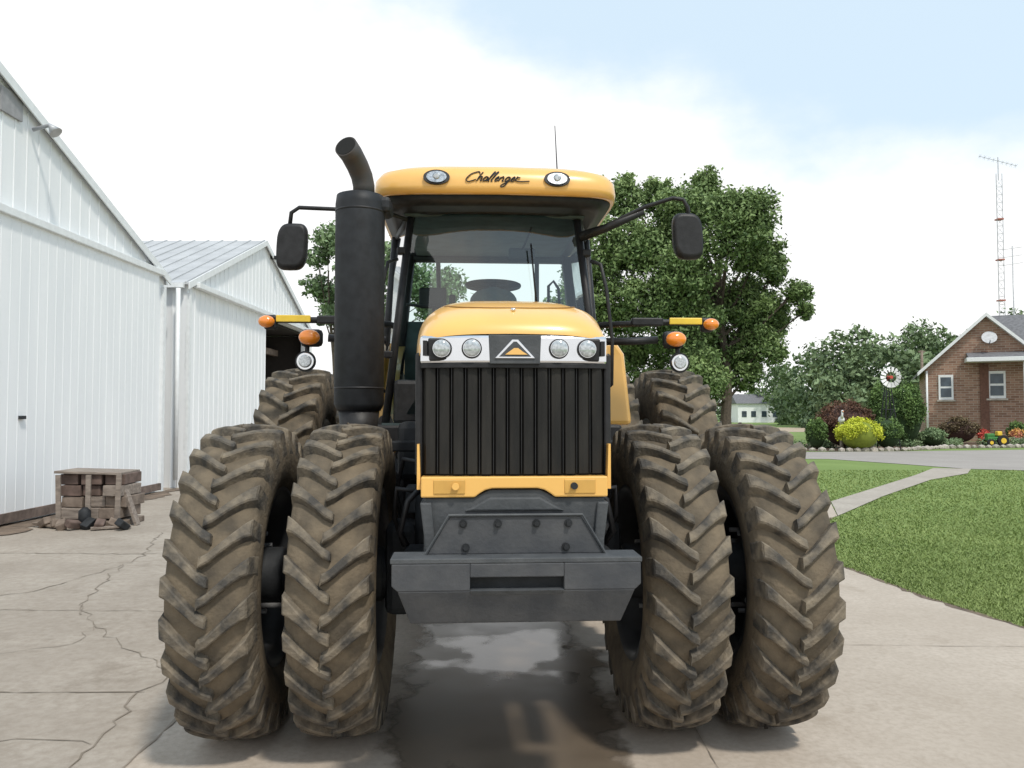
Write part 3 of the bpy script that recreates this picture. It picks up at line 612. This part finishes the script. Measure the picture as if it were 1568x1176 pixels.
me=bpy.data.meshes.new('grass_blades');me.vertices.add(3*nb);me.vertices.foreach_set('co',V.ravel());me.loops.add(3*nb);me.loops.foreach_set('vertex_index',np.arange(3*nb));me.polygons.add(nb);me.polygons.foreach_set('loop_start',np.arange(nb)*3);me.polygons.foreach_set('loop_total',np.full(nb,3));me.update(calc_edges=True)
at=me.attributes.new('tint','FLOAT','POINT');pat=.5+.2*np.sin(xx*1.7+np.sin(yy*1.3)*2)*np.cos(yy*.9);at.data.foreach_set('value',np.repeat(np.clip(pat+rng.normal(size=nb)*.12,0,1),3))
add(me,'grass_blades',None,leafmat('grass_leaf',(.15,.21,.06),(.28,.35,.12)))

# ---------------- BARNS
def barn(name,X,y0,y1,ze,zr,doors,ribs,depth=16,oh=.08):
    E=empty(name); ym=(y0+y1)/2
    hz=lambda y: ze+(zr-ze)*(1-abs(y-ym)/((y1-y0)/2))
    op=doors.get('open')
    def wallseg(n_,a,b,zb):
        ys=[a]+([ym] if a<ym<b else [])+[b]
        V=[(X,y,zb) for y in ys]+[(X,y,hz(y)) for y in ys];k=len(ys)
        V2=[(x-.15,y,z) for x,y,z in V]
        Fc=[(i,i+1,i+1+k,i+k) for i in range(k-1)]+[(i+2*k,i+3*k,i+1+3*k,i+1+2*k) for i in range(k-1)]+[(0,k,3*k,2*k),(k-1,2*k-1,4*k-1,3*k-1)]
        mesh(n_,V+V2,Fc,WHT,E)
    if op:
        wallseg('gable_wall_a',y0,op[0],0); wallseg('gable_wall_b',op[1],y1,0); wallseg('gable_wall_head',op[0]+.001,op[1]-.001,op[2])
    else: wallseg('gable_wall',y0,y1,0)
    it=[]
    y=y0+.15
    while y<y1-.1:
        zb=ribs if not(op and op[0]<y<op[1]) else max(ribs,op[2]); 
        zt=hz(y)-.06
        if zt>zb+.1:
            c=(X+.006,y,(zb+zt)/2); it.append(boxgeo(c,(.012,.03,zt-zb)))
        y+=.3
    multi('siding_ribs',it,WHT,E)
    for n_,yy_ in(('side_wall_near',y0+.05),('side_wall_far',y1-.05)):
        box(n_,(X-depth/2-.16,yy_,ze/2-.02),(depth-.02,.1,ze-.04),WHT,E)
    box('back_wall',(X-depth-.1,ym,ze/2-.02),(.1,y1-y0-.22,ze-.04),WHT,E)
    multi('side_wall_ribs',[boxgeo((X-.3-.3*i,y0-.012,ze/2-.1),(.03,.024,ze-.2)) for i in range(int(depth/.3)-2)],WHT,E)
    for sgn,yo,n_ in((-1,y0,'near'),(1,y1,'far')):
        ye=yo+sgn*.12; zee=ze-(zr-ze)/((y1-y0)/2)*.12
        V=[(X+oh,ym,zr+.01),(X+oh,ye,zee+.01),(X-depth-.3,ye,zee+.01),(X-depth-.3,ym,zr+.01)]
        V+=[(a,b_,c+.04) for a,b_,c in V]
        mesh('roof_'+n_,V,[(0,1,2,3),(7,6,5,4),(0,4,5,1),(1,5,6,2),(2,6,7,3)],ROOFM,E)
        nr=int(depth/.4); rr=[]
        for i in range(nr):
            x=X+.02-i*.4
            v=[(x+dx_,b_,c+.05+dz) for dx_ in(-.02,.02) for (b_,c) in((ym,zr),(ye,zee)) for dz in(-.004,.025)]
            rr.append((v,[(0,1,3,2),(4,6,7,5),(1,5,7,3),(2,3,7,6)]))
        multi('roof_ribs_'+n_,rr,ROOFM,E)
        V=[(X+oh+.005,ym,zr-.09),(X+oh+.005,ye,zee-.09),(X+oh+.005,ye,zee+.06),(X+oh+.005,ym,zr+.06)];V+=[(a+.025,b_,c) for a,b_,c in V]
        mesh('rake_trim_'+n_,V,[(0,1,2,3),(7,6,5,4),(0,4,5,1),(2,3,7,6),(1,2,6,5)],TRM,E)
        box('gutter_'+n_,(X-depth/2,ye+sgn*.05,zee-.02),(depth,.1,.1),TRM,E)
    box('corner_trim_near',(X+.02,y0+.06,ze/2-.1),(.09,.12,ze-.2),TRM,E); box('corner_trim_far',(X+.02,y1-.06,ze/2-.1),(.09,.12,ze-.2),TRM,E)
    return E,hz
B1,hz=barn('white_barn',-7.3,5.4,16.6,4.45,6.5,{},4.55)
box('door_track',(-7.22,11.4,4.5),(.14,9.9,.12),TRM,B1,.01)
box('sliding_door',(-7.25,11.45,2.27),(.07,9.5,4.34),WHT2,B1)
multi('door_ribs',[boxgeo((-7.213,6.8+.23*i,2.27),(.006,.02,4.3)) for i in range(41)],WHT2,B1)
box('base_board',(-7.2,11.4,.12),(.05,9.9,.14),mat('rusty_base',(.16,.12,.10),.9,var=.4),B1)
box('door_handle',(-7.19,11.7,1.55),(.05,.12,.05),DGR,B1)
tube('barn_lamp',[(-7.25,11.9,5.9),(-7.0,11.9,5.97),(-6.9,11.9,5.85)],[.03,.03,.1],STEEL,B1)
box('barn_vent',(-7.27,11.4,6.1),(.04,.5,.35),mat('vent_grey',(.3,.3,.31),.7),B1)
B2,hz2=barn('white_shed',-7.1,17.3,27.9,4.45,6.5,{'open':(22.9,27.3,4.4)},0)
box('door_track',(-7.0,22.6,4.46),(.14,10.0,.12),TRM,B2,.01)
box('shed_lamp',(-6.95,23.3,6.2),(.3,.15,.1),BLK,B2,.02)
GD=mat('grey_door',(.35,.36,.37),.6)
box('walk_door_leaf',(-7.68,17.22,1.2),(.3,.06,2.3),GD,B2,.01)
tube('downspout',[(-7.16,17.0,4.3),(-7.16,17.0,.2)],.05,TRM,B2,8)
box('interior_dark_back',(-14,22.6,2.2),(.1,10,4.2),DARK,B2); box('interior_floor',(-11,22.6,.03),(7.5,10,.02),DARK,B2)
box('interior_ceiling',(-12,22.6,4.35),(9.5,10.3,.05),DARK,B2); box('interior_far_shade',(-11.9,27.72,2.2),(9.2,.06,4.2),DARK,B2); box('interior_near_shade',(-11.9,17.5,2.2),(9.2,.06,4.2),DARK,B2)  # dark sheets added inside the white walls to paint interior shade
for i in range(5): box('interior_beam_%d'%i,(-8.2-i*.9,26.9,3.7-.1*i),(.15,1.4,.2),WOOD,B2)
box('stored_wagon_bed',(-9,26.5,1.6),(2.5,1.2,.9),mat('dull_red',(.10,.04,.03),.8),B2,.05); tube('stored_auger_pipe',[(-7.6,26.8,.5),(-9.8,27.2,3.6)],.14,mat('dull_steel',(.16,.13,.11),.7),B2)
# crate pile
E=empty('wooden_crate_stack'); bx,by=-5.98,11.55
W2=mat('weathered_wood',(.16,.13,.11),.95,col2=(.32,.27,.23),scale=9,bump=.3,detail=8,streak=(.6,3,3))
rb=mat('dark_red_wood',(.13,.09,.075),.9,var=.4)
for L_ in range(4):
    for j in range(3):
        box('block_%d_%d'%(L_,j),(bx-.3+.3*j+random.uniform(-.03,.03),by+.1+random.uniform(-.06,.06),.19+.16*L_),(.29+random.uniform(-.05,.02),.6,.15),random.choice([WOOD,W2,W2,rb]),E,.01,rot=(0,random.uniform(-.05,.05),random.uniform(-.09,.09)))
for j in range(8): box('chunk_%d'%j,(bx-.55+.17*j,by-.42+random.uniform(-.15,.1),.07+.02*random.random()),(.18,.12,.1),random.choice([WOOD,W2,rb,DGR]),E,.015,rot=(random.uniform(-.5,.5),random.uniform(-.6,.6),random.uniform(0,3)))
box('skid',(bx,by+.05,.05),(1.0,.7,.08),WOOD,E,.01); box('lid_board',(bx-.05,by+.1,.765),(.92,.68,.035),W2,E,.005,rot=(0,.03,.06))
for j in(-1,0,1): box('upright_%d'%j,(bx+j*.42,by-.26,.40),(.07,.03,.68),W2,E,.004,rot=(0,.03*j,0))
box('loose_board_a',(bx+.45,by-.5,.04),(.5,.09,.03),W2,E,.003,rot=(0,0,.5)); box('loose_board_b',(bx-.5,by-.35,.05),(.55,.10,.03),WOOD,E,.003,rot=(0,.05,-.4)); box('leaning_board',(bx+.5,by-.05,.3),(.04,.12,.62),W2,E,.003,rot=(0,-.35,0))
tube('oil_jug',[(bx+.02,by-.38,.02),(bx+.02,by-.38,.25),(bx+.02,by-.38,.3)],[.08,.08,.03],DGR,E)

# ---------------- HOUSE (turned 25 degrees so its gable faces the drive)
BRK=bpy.data.materials.new('brick');BRK.use_nodes=True;nt=BRK.node_tree;N=nt.nodes;L=nt.links;b=N['Principled BSDF'];b.inputs['Roughness'].default_value=.9
tc=N.new('ShaderNodeTexCoord');sp=N.new('ShaderNodeSeparateXYZ');L.new(tc.outputs['Object'],sp.inputs[0]);ad=N.new('ShaderNodeMath');L.new(sp.outputs[0],ad.inputs[0]);L.new(sp.outputs[1],ad.inputs[1])
cb=N.new('ShaderNodeCombineXYZ');L.new(ad.outputs[0],cb.inputs[0]);L.new(sp.outputs[2],cb.inputs[1])
bt=N.new('ShaderNodeTexBrick');bt.inputs['Scale'].default_value=1;bt.inputs['Brick Width'].default_value=.42;bt.inputs['Row Height'].default_value=.14;bt.inputs['Mortar Size'].default_value=.012
bt.inputs['Color1'].default_value=(.20,.11,.075,1);bt.inputs['Color2'].default_value=(.34,.21,.15,1);bt.inputs['Mortar'].default_value=(.38,.33,.28,1)
L.new(cb.outputs[0],bt.inputs['Vector']);L.new(bt.outputs['Color'],b.inputs['Base Color'])
th=math.radians(25); H=empty('brick_house',(24.9,48,0)); H.rotation_euler=(0,0,-th)
def hs(u,v):
    k=(u-784)/F; s=(48*k-24.9)/(math.cos(th)+math.sin(th)*k); yd=48-math.sin(th)*s; return s,CH+(634-v)/F*yd,yd
xa=hs(1512,0)[0]; zr=hs(1512,484)[1]; ze=hs(1410,566)[1]; xl=0; xr=2*xa; Y=0
V=[(xl,Y,0),(xr,Y,0),(xr,Y,ze),(xa,Y,zr),(xl,Y,ze)];V+=[(x,y+8,z) for x,y,z in V]
mesh('walls',V,[(0,1,2,3,4),(9,8,7,6,5),(0,4,9,5),(1,6,7,2)],BRK,H)
sl=(zr-ze)/(xa-xl)
for s,n_ in((-1,'left'),(1,'right')):
    xe=xa+s*(xa-xl+.4); z_=ze-sl*.4
    V=[(xa,Y-.4,zr+.03),(xe,Y-.4,z_+.03),(xe,Y+8.4,z_+.03),(xa,Y+8.4,zr+.03)];V+=[(a,b_,c+.16) for a,b_,c in V]
    mesh('roof_'+n_,V,[(0,1,2,3),(7,6,5,4),(0,4,5,1),(1,5,6,2),(2,6,7,3)],SHG,H)
    V=[(xa,Y-.43,zr-.02),(xe,Y-.43,z_-.02),(xe,Y-.43,z_+.2),(xa,Y-.43,zr+.2)];V+=[(a,b_+.025,c) for a,b_,c in V]
    mesh('rake_board_'+n_,V,[(0,1,2,3),(7,6,5,4),(0,4,5,1),(2,3,7,6),(1,2,6,5)],TRM,H)
    V=[(xa,Y-.4,zr-.03),(xe,Y-.4,z_-.03),(xe,Y-.005,z_-.03),(xa,Y-.005,zr-.03)]
    mesh('soffit_'+n_,V,[(0,1,2,3)],TRM,H)
V=[(xa+.3,Y+1.2,5.6),(xa+18,Y+1.2,5.6),(xa+18,Y+4.5,zr+.5),(xa+.3,Y+4.5,zr+.5),(xa+.3,Y+8.4,5.0),(xa+18,Y+8.4,5.0)]
mesh('wing_roof',V,[(0,1,2,3),(3,2,5,4),(0,3,4)],SHG,H)
box('wing_walls',(xa+10,Y+5,2.5),(15,6.5,5.0),BRK,H)
WP=mat('window_pane',(.05,.07,.09),.15,var=.4,scale=2)
def window(n_,u,v0,v1,wpx):
    x,z1,yd=hs(u,v0);_,z0,_=hs(u,v1);w=wpx/F*yd/.9;zc=(z0+z1)/2;hh=z1-z0
    box(n_+'_frame',(x,Y-.03,zc),(w,.08,hh),TRM,H)
    for k,zz in enumerate((zc+hh*.22,zc-hh*.22)): box(n_+'_pane_%d'%k,(x,Y-.075,zz),(w-.22,.02,hh*.36),WP,H)
    box(n_+'_sill',(x,Y-.07,z0-.06),(w+.2,.16,.1),STONE,H)
window('window_a',1449,574,612,18); window('window_b',1527,568,610,21)
x0,zp,_=hs(1478,553)
box('porch_roof',(x0+5,Y-.75,zp),(10,1.5,.24),TRM,H,.02)
V=[(x0+.1,Y-1.45,zp+.13),(x0+10,Y-1.45,zp+.13),(x0+10,Y-.02,zp+.5),(x0+.1,Y-.02,zp+.5),(x0+.1,Y-.02,zp+.13)]
mesh('porch_roof_slope',V,[(0,1,2,3),(0,3,4)],SHG,H)
xp=hs(1566,0)[0]; tube('porch_post',[(xp,Y-1.3,0),(xp,Y-1.3,zp-.1)],.1,TRM,H)
xp=hs(1508,0)[0]; box('pilaster',(xp,Y-.06,2.3),(.45,.12,4.4),mat('dark_brick',(.14,.07,.05),.9,var=.3),H)
tube('downspout',[(xl+.1,Y-.1,0),(xl+.1,Y-.1,ze-.1)],.06,TRM,H)
x,z,_=hs(1516,517); V,Fq=tubegeo([(x,Y-.4,z),(x,Y-.3,z-.05)],[.40,.2],24); mesh('satellite_dish',V,Fq,STEEL,H); tube('dish_arm',[(x,Y-.35,z-.4),(x,Y-.9,z-.2)],.03,STEEL,H); tube('dish_bracket',[(x,Y,z-.2),(x,Y-.32,z)],.04,STEEL,H)
# tower
E=empty('antenna_mast'); it=[];Yt=60;cx=(1538-784)/F*Yt;zt=CH+(634-262)/F*Yt;w=.22
leg=[(cx-w,Yt),(cx+w,Yt),(cx,Yt+.38)]
for lx,ly in leg: it.append(tubegeo([(lx,ly,0),(lx,ly,zt)],.022,6))
z=.3
while z<zt-.6:
    for i in range(3):
        a=leg[i];b_=leg[(i+1)%3]; it.append(tubegeo([(a[0],a[1],z),(b_[0],b_[1],z+.6)],.010,4)); it.append(tubegeo([(a[0],a[1],z),(b_[0],b_[1],z)],.010,4))
    z+=.6
it.append(tubegeo([(cx,Yt+.1,zt-.5),(cx,Yt+.1,zt+1.3)],.03,6))
multi('lattice',it,STEEL,E)
it=[tubegeo([(cx-1.7,Yt-.3,zt+1.25),(cx+1.7,Yt+.5,zt+.75)],.018,5)]
for i in range(9):
    f=i/8; px=cx-1.6+3.2*f; it.append(tubegeo([(px-.1,Yt-.7+.8*f,zt+1.23-.48*f),(px+.1,Yt+.1+.8*f,zt+1.23-.48*f)],.010,4)); it.append(tubegeo([(px,Yt-.3+.8*f,zt+1.05-.48*f),(px,Yt-.3+.8*f,zt+1.4-.48*f)],.010,4))
multi('yagi_aerial',it,STEEL,E)
FRD=mat('faded_red',(.4,.15,.12),.7)
for i in range(5): box('red_band_%d'%i,(cx,Yt+.1,4+i*3.1),(.46,.46,.1),FRD,E)
E=empty('antenna_mast'); Yq=80;cq=(1556-784)/F*Yq; tube('pole',[(cq,Yq,0),(cq,Yq,CH+(634-375)/F*Yq)],.06,STEEL,E,6)
for k in range(3): tube('element_%d'%k,[(cq-1,Yq,18.2-k*.8),(cq+1,Yq,18.5-k*.8)],.025,STEEL,E,5)
E=empty('utility_pole'); x=(1413-784)/F*60; tube('pole',[(x,60,0),(x,60,6.4)],.1,WOOD,E,8); box('pole_cap',(x,60,6.3),(.5,.1,.1),WOOD,E)
# windmill ornament
E=empty('garden_windmill'); Yw=35.8;cx=(1360-784)/F*Yw;zt=CH+(634-578)/F*Yw;it=[]
for sx in(-1,1):
    for sy in(-1,1): it.append(tubegeo([(cx+sx*.36,Yw+sy*.36,0),(cx+sx*.05,Yw+sy*.05,zt)],.026,5))
for z in(.6,1.2,1.8,2.4):
    q=.36-.31*z/zt
    for a,b_ in(((-q,-q),(q,-q)),((q,-q),(q,q)),((q,q),(-q,q)),((-q,q),(-q,-q))): it.append(tubegeo([(cx+a[0],Yw+a[1],z),(cx+b_[0],Yw+b_[1],z)],.018,4))
    it.append(tubegeo([(cx-q,Yw-q,z),(cx+q*.8,Yw-q*.8,z+.6)],.014,4))
multi('frame',it,DGR,E)
bl=[]
for i in range(14):
    a=2*math.pi*i/14;da=.17
    P=[(cx+.24*math.cos(a-da),Yw-.3,zt+.24*math.sin(a-da)),(cx+.47*math.cos(a-da),Yw-.28,zt+.47*math.sin(a-da)),(cx+.47*math.cos(a+da),Yw-.34,zt+.47*math.sin(a+da)),(cx+.24*math.cos(a+da),Yw-.33,zt+.24*math.sin(a+da))]
    bl.append((P,[(0,1,2,3)]))
multi('fan_blades',bl,mat('white_blade',(.8,.8,.8),.5),E); tube('fan_hub',[(cx,Yw-.38,zt),(cx,Yw,zt)],.07,REDM,E)
multi('fan_spokes',[tubegeo([(cx,Yw-.31,zt),(cx+.3*math.cos(a),Yw-.31,zt+.3*math.sin(a))],.012,4) for a in [i*math.pi/3 for i in range(6)]],DGR,E)
mesh('tail_vane',[(cx,Yw+.1,zt),(cx+.4,Yw+.8,zt+.2),(cx+.4,Yw+.8,zt-.2)],[(0,1,2)],REDM,E)
E=empty('garden_goose_statue'); gx=(1288-784)/F*35.2;gy=35.2
ellip('body',(gx,gy,1.35),(.13,.18,.15),TRM,E);tube('neck',[(gx-.02,gy-.12,1.42),(gx-.03,gy-.17,1.58),(gx-.02,gy-.15,1.68)],[.07,.04,.045],TRM,E);ellip('head',(gx-.02,gy-.17,1.72),(.055,.07,.055),TRM,E);tube('beak',[(gx-.02,gy-.23,1.72),(gx-.02,gy-.32,1.70)],[.03,.01],AMB,E,8);tube('pedestal',[(gx,gy,0),(gx,gy,1.22)],.08,STONE,E)
E=empty('toy_ride_on_tractor'); tx=(1522-784)/F*40;ty=40;E.location=(tx,ty,0);E.scale=(.8,.8,.8)
box('chassis',(0,0,.45),(1.1,.4,.25),GRNM,E,.05);box('engine_cover',(-.32,0,.66),(.5,.36,.25),GRNM,E,.06);box('seat',(.25,0,.78),(.3,.34,.28),RFL,E,.05)
for i,(ax,ry) in enumerate(((-.4,.22),(.35,.34))):
    for sy in(-.28,.28):
        tube('wheel_%d_%d'%(i,sy*100),[(ax,sy-.08,ry),(ax,sy+.08,ry)],ry,BLK,E,20);tube('wheel_hub_%d_%d'%(i,sy*100),[(ax,sy-.1,ry),(ax,sy+.1,ry)],ry*.5,RFL,E,16)
tube('steering_column',[(-.05,0,.7),(.02,0,.98)],.02,BLK,E,6)
E=empty('flower_planter'); px=(1505-784)/F*42.5;tube('pot',[(px,42.5,0),(px,42.5,.4)],[.2,.28],REDM,E); leaves('flowers',[(px,42.5,.55,.3,.3,.25,.5)],400,.06,leafmat('petals',(.5,.03,.03),(.8,.2,.15)),E)
E=empty('flower_planter'); px=(1556-784)/F*42;tube('pot',[(px,42,0),(px,42,.35)],[.2,.26],STONE,E); leaves('flowers',[(px,42,.55,.4,.3,.3,.5)],400,.06,leafmat('petals2',(.5,.1,.2),(.8,.5,.1)),E)
MUL=groundmat('mulch',(.09,.06,.04),(.15,.1,.07),(.2,.16,.12),2,20)
sheet('garden_bed',[(12.4,34.6),(14,34.0),(17,34.7),(20,37),(24,38),(33,41),(33,46),(22,46),(15,42),(12.6,38)],.02,MUL)
its=[]
bp=[(12.3,38),(12.2,34.6),(14,33.9),(17,34.6),(20,36.9),(24,37.9),(33,40.9)]
for i in range(len(bp)-1):
    a=Vector(bp[i]);b_=Vector(bp[i+1]);n_=int((b_-a).length/.38)
    for k in range(n_):
        q=a.lerp(b_,k/n_); s_=random.uniform(.1,.19)
        bmv=bmesh.new();bmesh.ops.create_icosphere(bmv,subdivisions=1,radius=s_)
        v=[(q.x+p.co.x*1.3*random.uniform(.8,1.1),q.y+p.co.y*random.uniform(.8,1.1),.07+p.co.z*.8) for p in bmv.verts];f=[tuple(x.index for x in ff.verts) for ff in bmv.faces];bmv.free();its.append((v,f))
multi('edging_stones',its,STONE)
cl=[]
for _ in range(55):
    cx_=random.uniform(13,32); cl.append((cx_,36.5+(cx_-13)*.28+random.uniform(0,2),.18,.38,.3,.22,random.uniform(.2,.9)))
leaves('ground_cover_plants',cl,12000,.05,LFL)
E=empty('white_farmhouse'); Yf=150; xa_=W(1130,0,Yf)[0];xb_=W(1225,0,Yf)[0];zt=W(0,618,Yf)[2];zz=W(0,603,Yf)[2]
box('walls',((xa_+xb_)/2,Yf+3,zt/2),(xb_-xa_,6,zt),WHT,E)
V=[(xa_-.4,Yf-.4,zt),(xb_+.4,Yf-.4,zt),(xb_+.4,Yf+3,zz),(xa_-.4,Yf+3,zz),(xb_+.4,Yf+6.4,zt),(xa_-.4,Yf+6.4,zt)]
mesh('roof',V,[(0,1,2,3),(3,2,4,5),(0,3,5),(1,4,2)],SHG,E)
for i,fx in enumerate((.1,.25,.42,.6,.85)): box('opening_%d'%i,(xa_+(xb_-xa_)*fx,Yf-.03,zt*.45),(.9,.08,1.1),WP,E)

# ---------------- WORLD / LIGHT
Wd=bpy.data.worlds.new('World');S.world=Wd;Wd.use_nodes=True;nt=Wd.node_tree;N=nt.nodes;L=nt.links
el=math.radians(57);rotz=math.radians(150)
sky=N.new('ShaderNodeTexSky');sky.sky_type='NISHITA';sky.sun_disc=False;sky.sun_elevation=el;sky.sun_rotation=rotz;sky.dust_density=1.0
bg=N['Background'];bg.inputs[1].default_value=.15;L.new(sky.outputs[0],bg.inputs[0])
tc=N.new('ShaderNodeTexCoord');mp=N.new('ShaderNodeMapping');mp.inputs['Scale'].default_value=(1,1,1.8);mp.inputs['Location'].default_value=(.35,.1,.1);L.new(tc.outputs['Generated'],mp.inputs[0])
no=N.new('ShaderNodeTexNoise');no.inputs['Scale'].default_value=2.6;no.inputs['Detail'].default_value=9;no.inputs['Roughness'].default_value=.55;L.new(mp.outputs[0],no.inputs[0])
sp=N.new('ShaderNodeSeparateXYZ');L.new(tc.outputs['Generated'],sp.inputs[0])
sc=mth('ADD',mth('ADD',sp.outputs[2],mth('MULTIPLY',sp.outputs[0],.25)),mth('MULTIPLY',mth('ADD',no.outputs['Fac'],-.5),.42))
mr=N.new('ShaderNodeMapRange');mr.interpolation_type='SMOOTHSTEP';mr.inputs[1].default_value=.35;mr.inputs[2].default_value=.48;mr.inputs[3].default_value=1;mr.inputs[4].default_value=0;L.new(sc,mr.inputs[0])
hz_=N.new('ShaderNodeMixRGB');hz_.inputs[1].default_value=(.80,.97,1.10,1);hz_.inputs[2].default_value=(1.14,1.14,1.14,1);L.new(mr.outputs[0],hz_.inputs[0])
bc=N.new('ShaderNodeBackground');bc.inputs[1].default_value=1.0;L.new(hz_.outputs[0],bc.inputs[0])
mx=N.new('ShaderNodeMixShader');L.new(mth('ADD',mth('MULTIPLY',mr.outputs[0],.18),.82),mx.inputs[0]);L.new(bg.outputs[0],mx.inputs[1]);L.new(bc.outputs[0],mx.inputs[2]);L.new(mx.outputs[0],N['World Output'].inputs[0])
sd=bpy.data.lights.new('sun','SUN');sd.energy=2.7;sd.angle=math.radians(5);sd.color=(1,.94,.84);so=bpy.data.objects.new('sun',sd);COL.objects.link(so)
dirv=Vector((math.sin(rotz)*math.cos(el),math.cos(rotz)*math.cos(el),math.sin(el)));so.rotation_euler=(dirv).to_track_quat('Z','Y').to_euler()
cd=bpy.data.cameras.new('camera');cd.lens=28.0;cd.sensor_width=36;cd.clip_end=5000;co=bpy.data.objects.new('camera',cd);COL.objects.link(co)
co.location=(0,0,CH);co.rotation_euler=(math.radians(90+2.16),0,0);S.camera=co
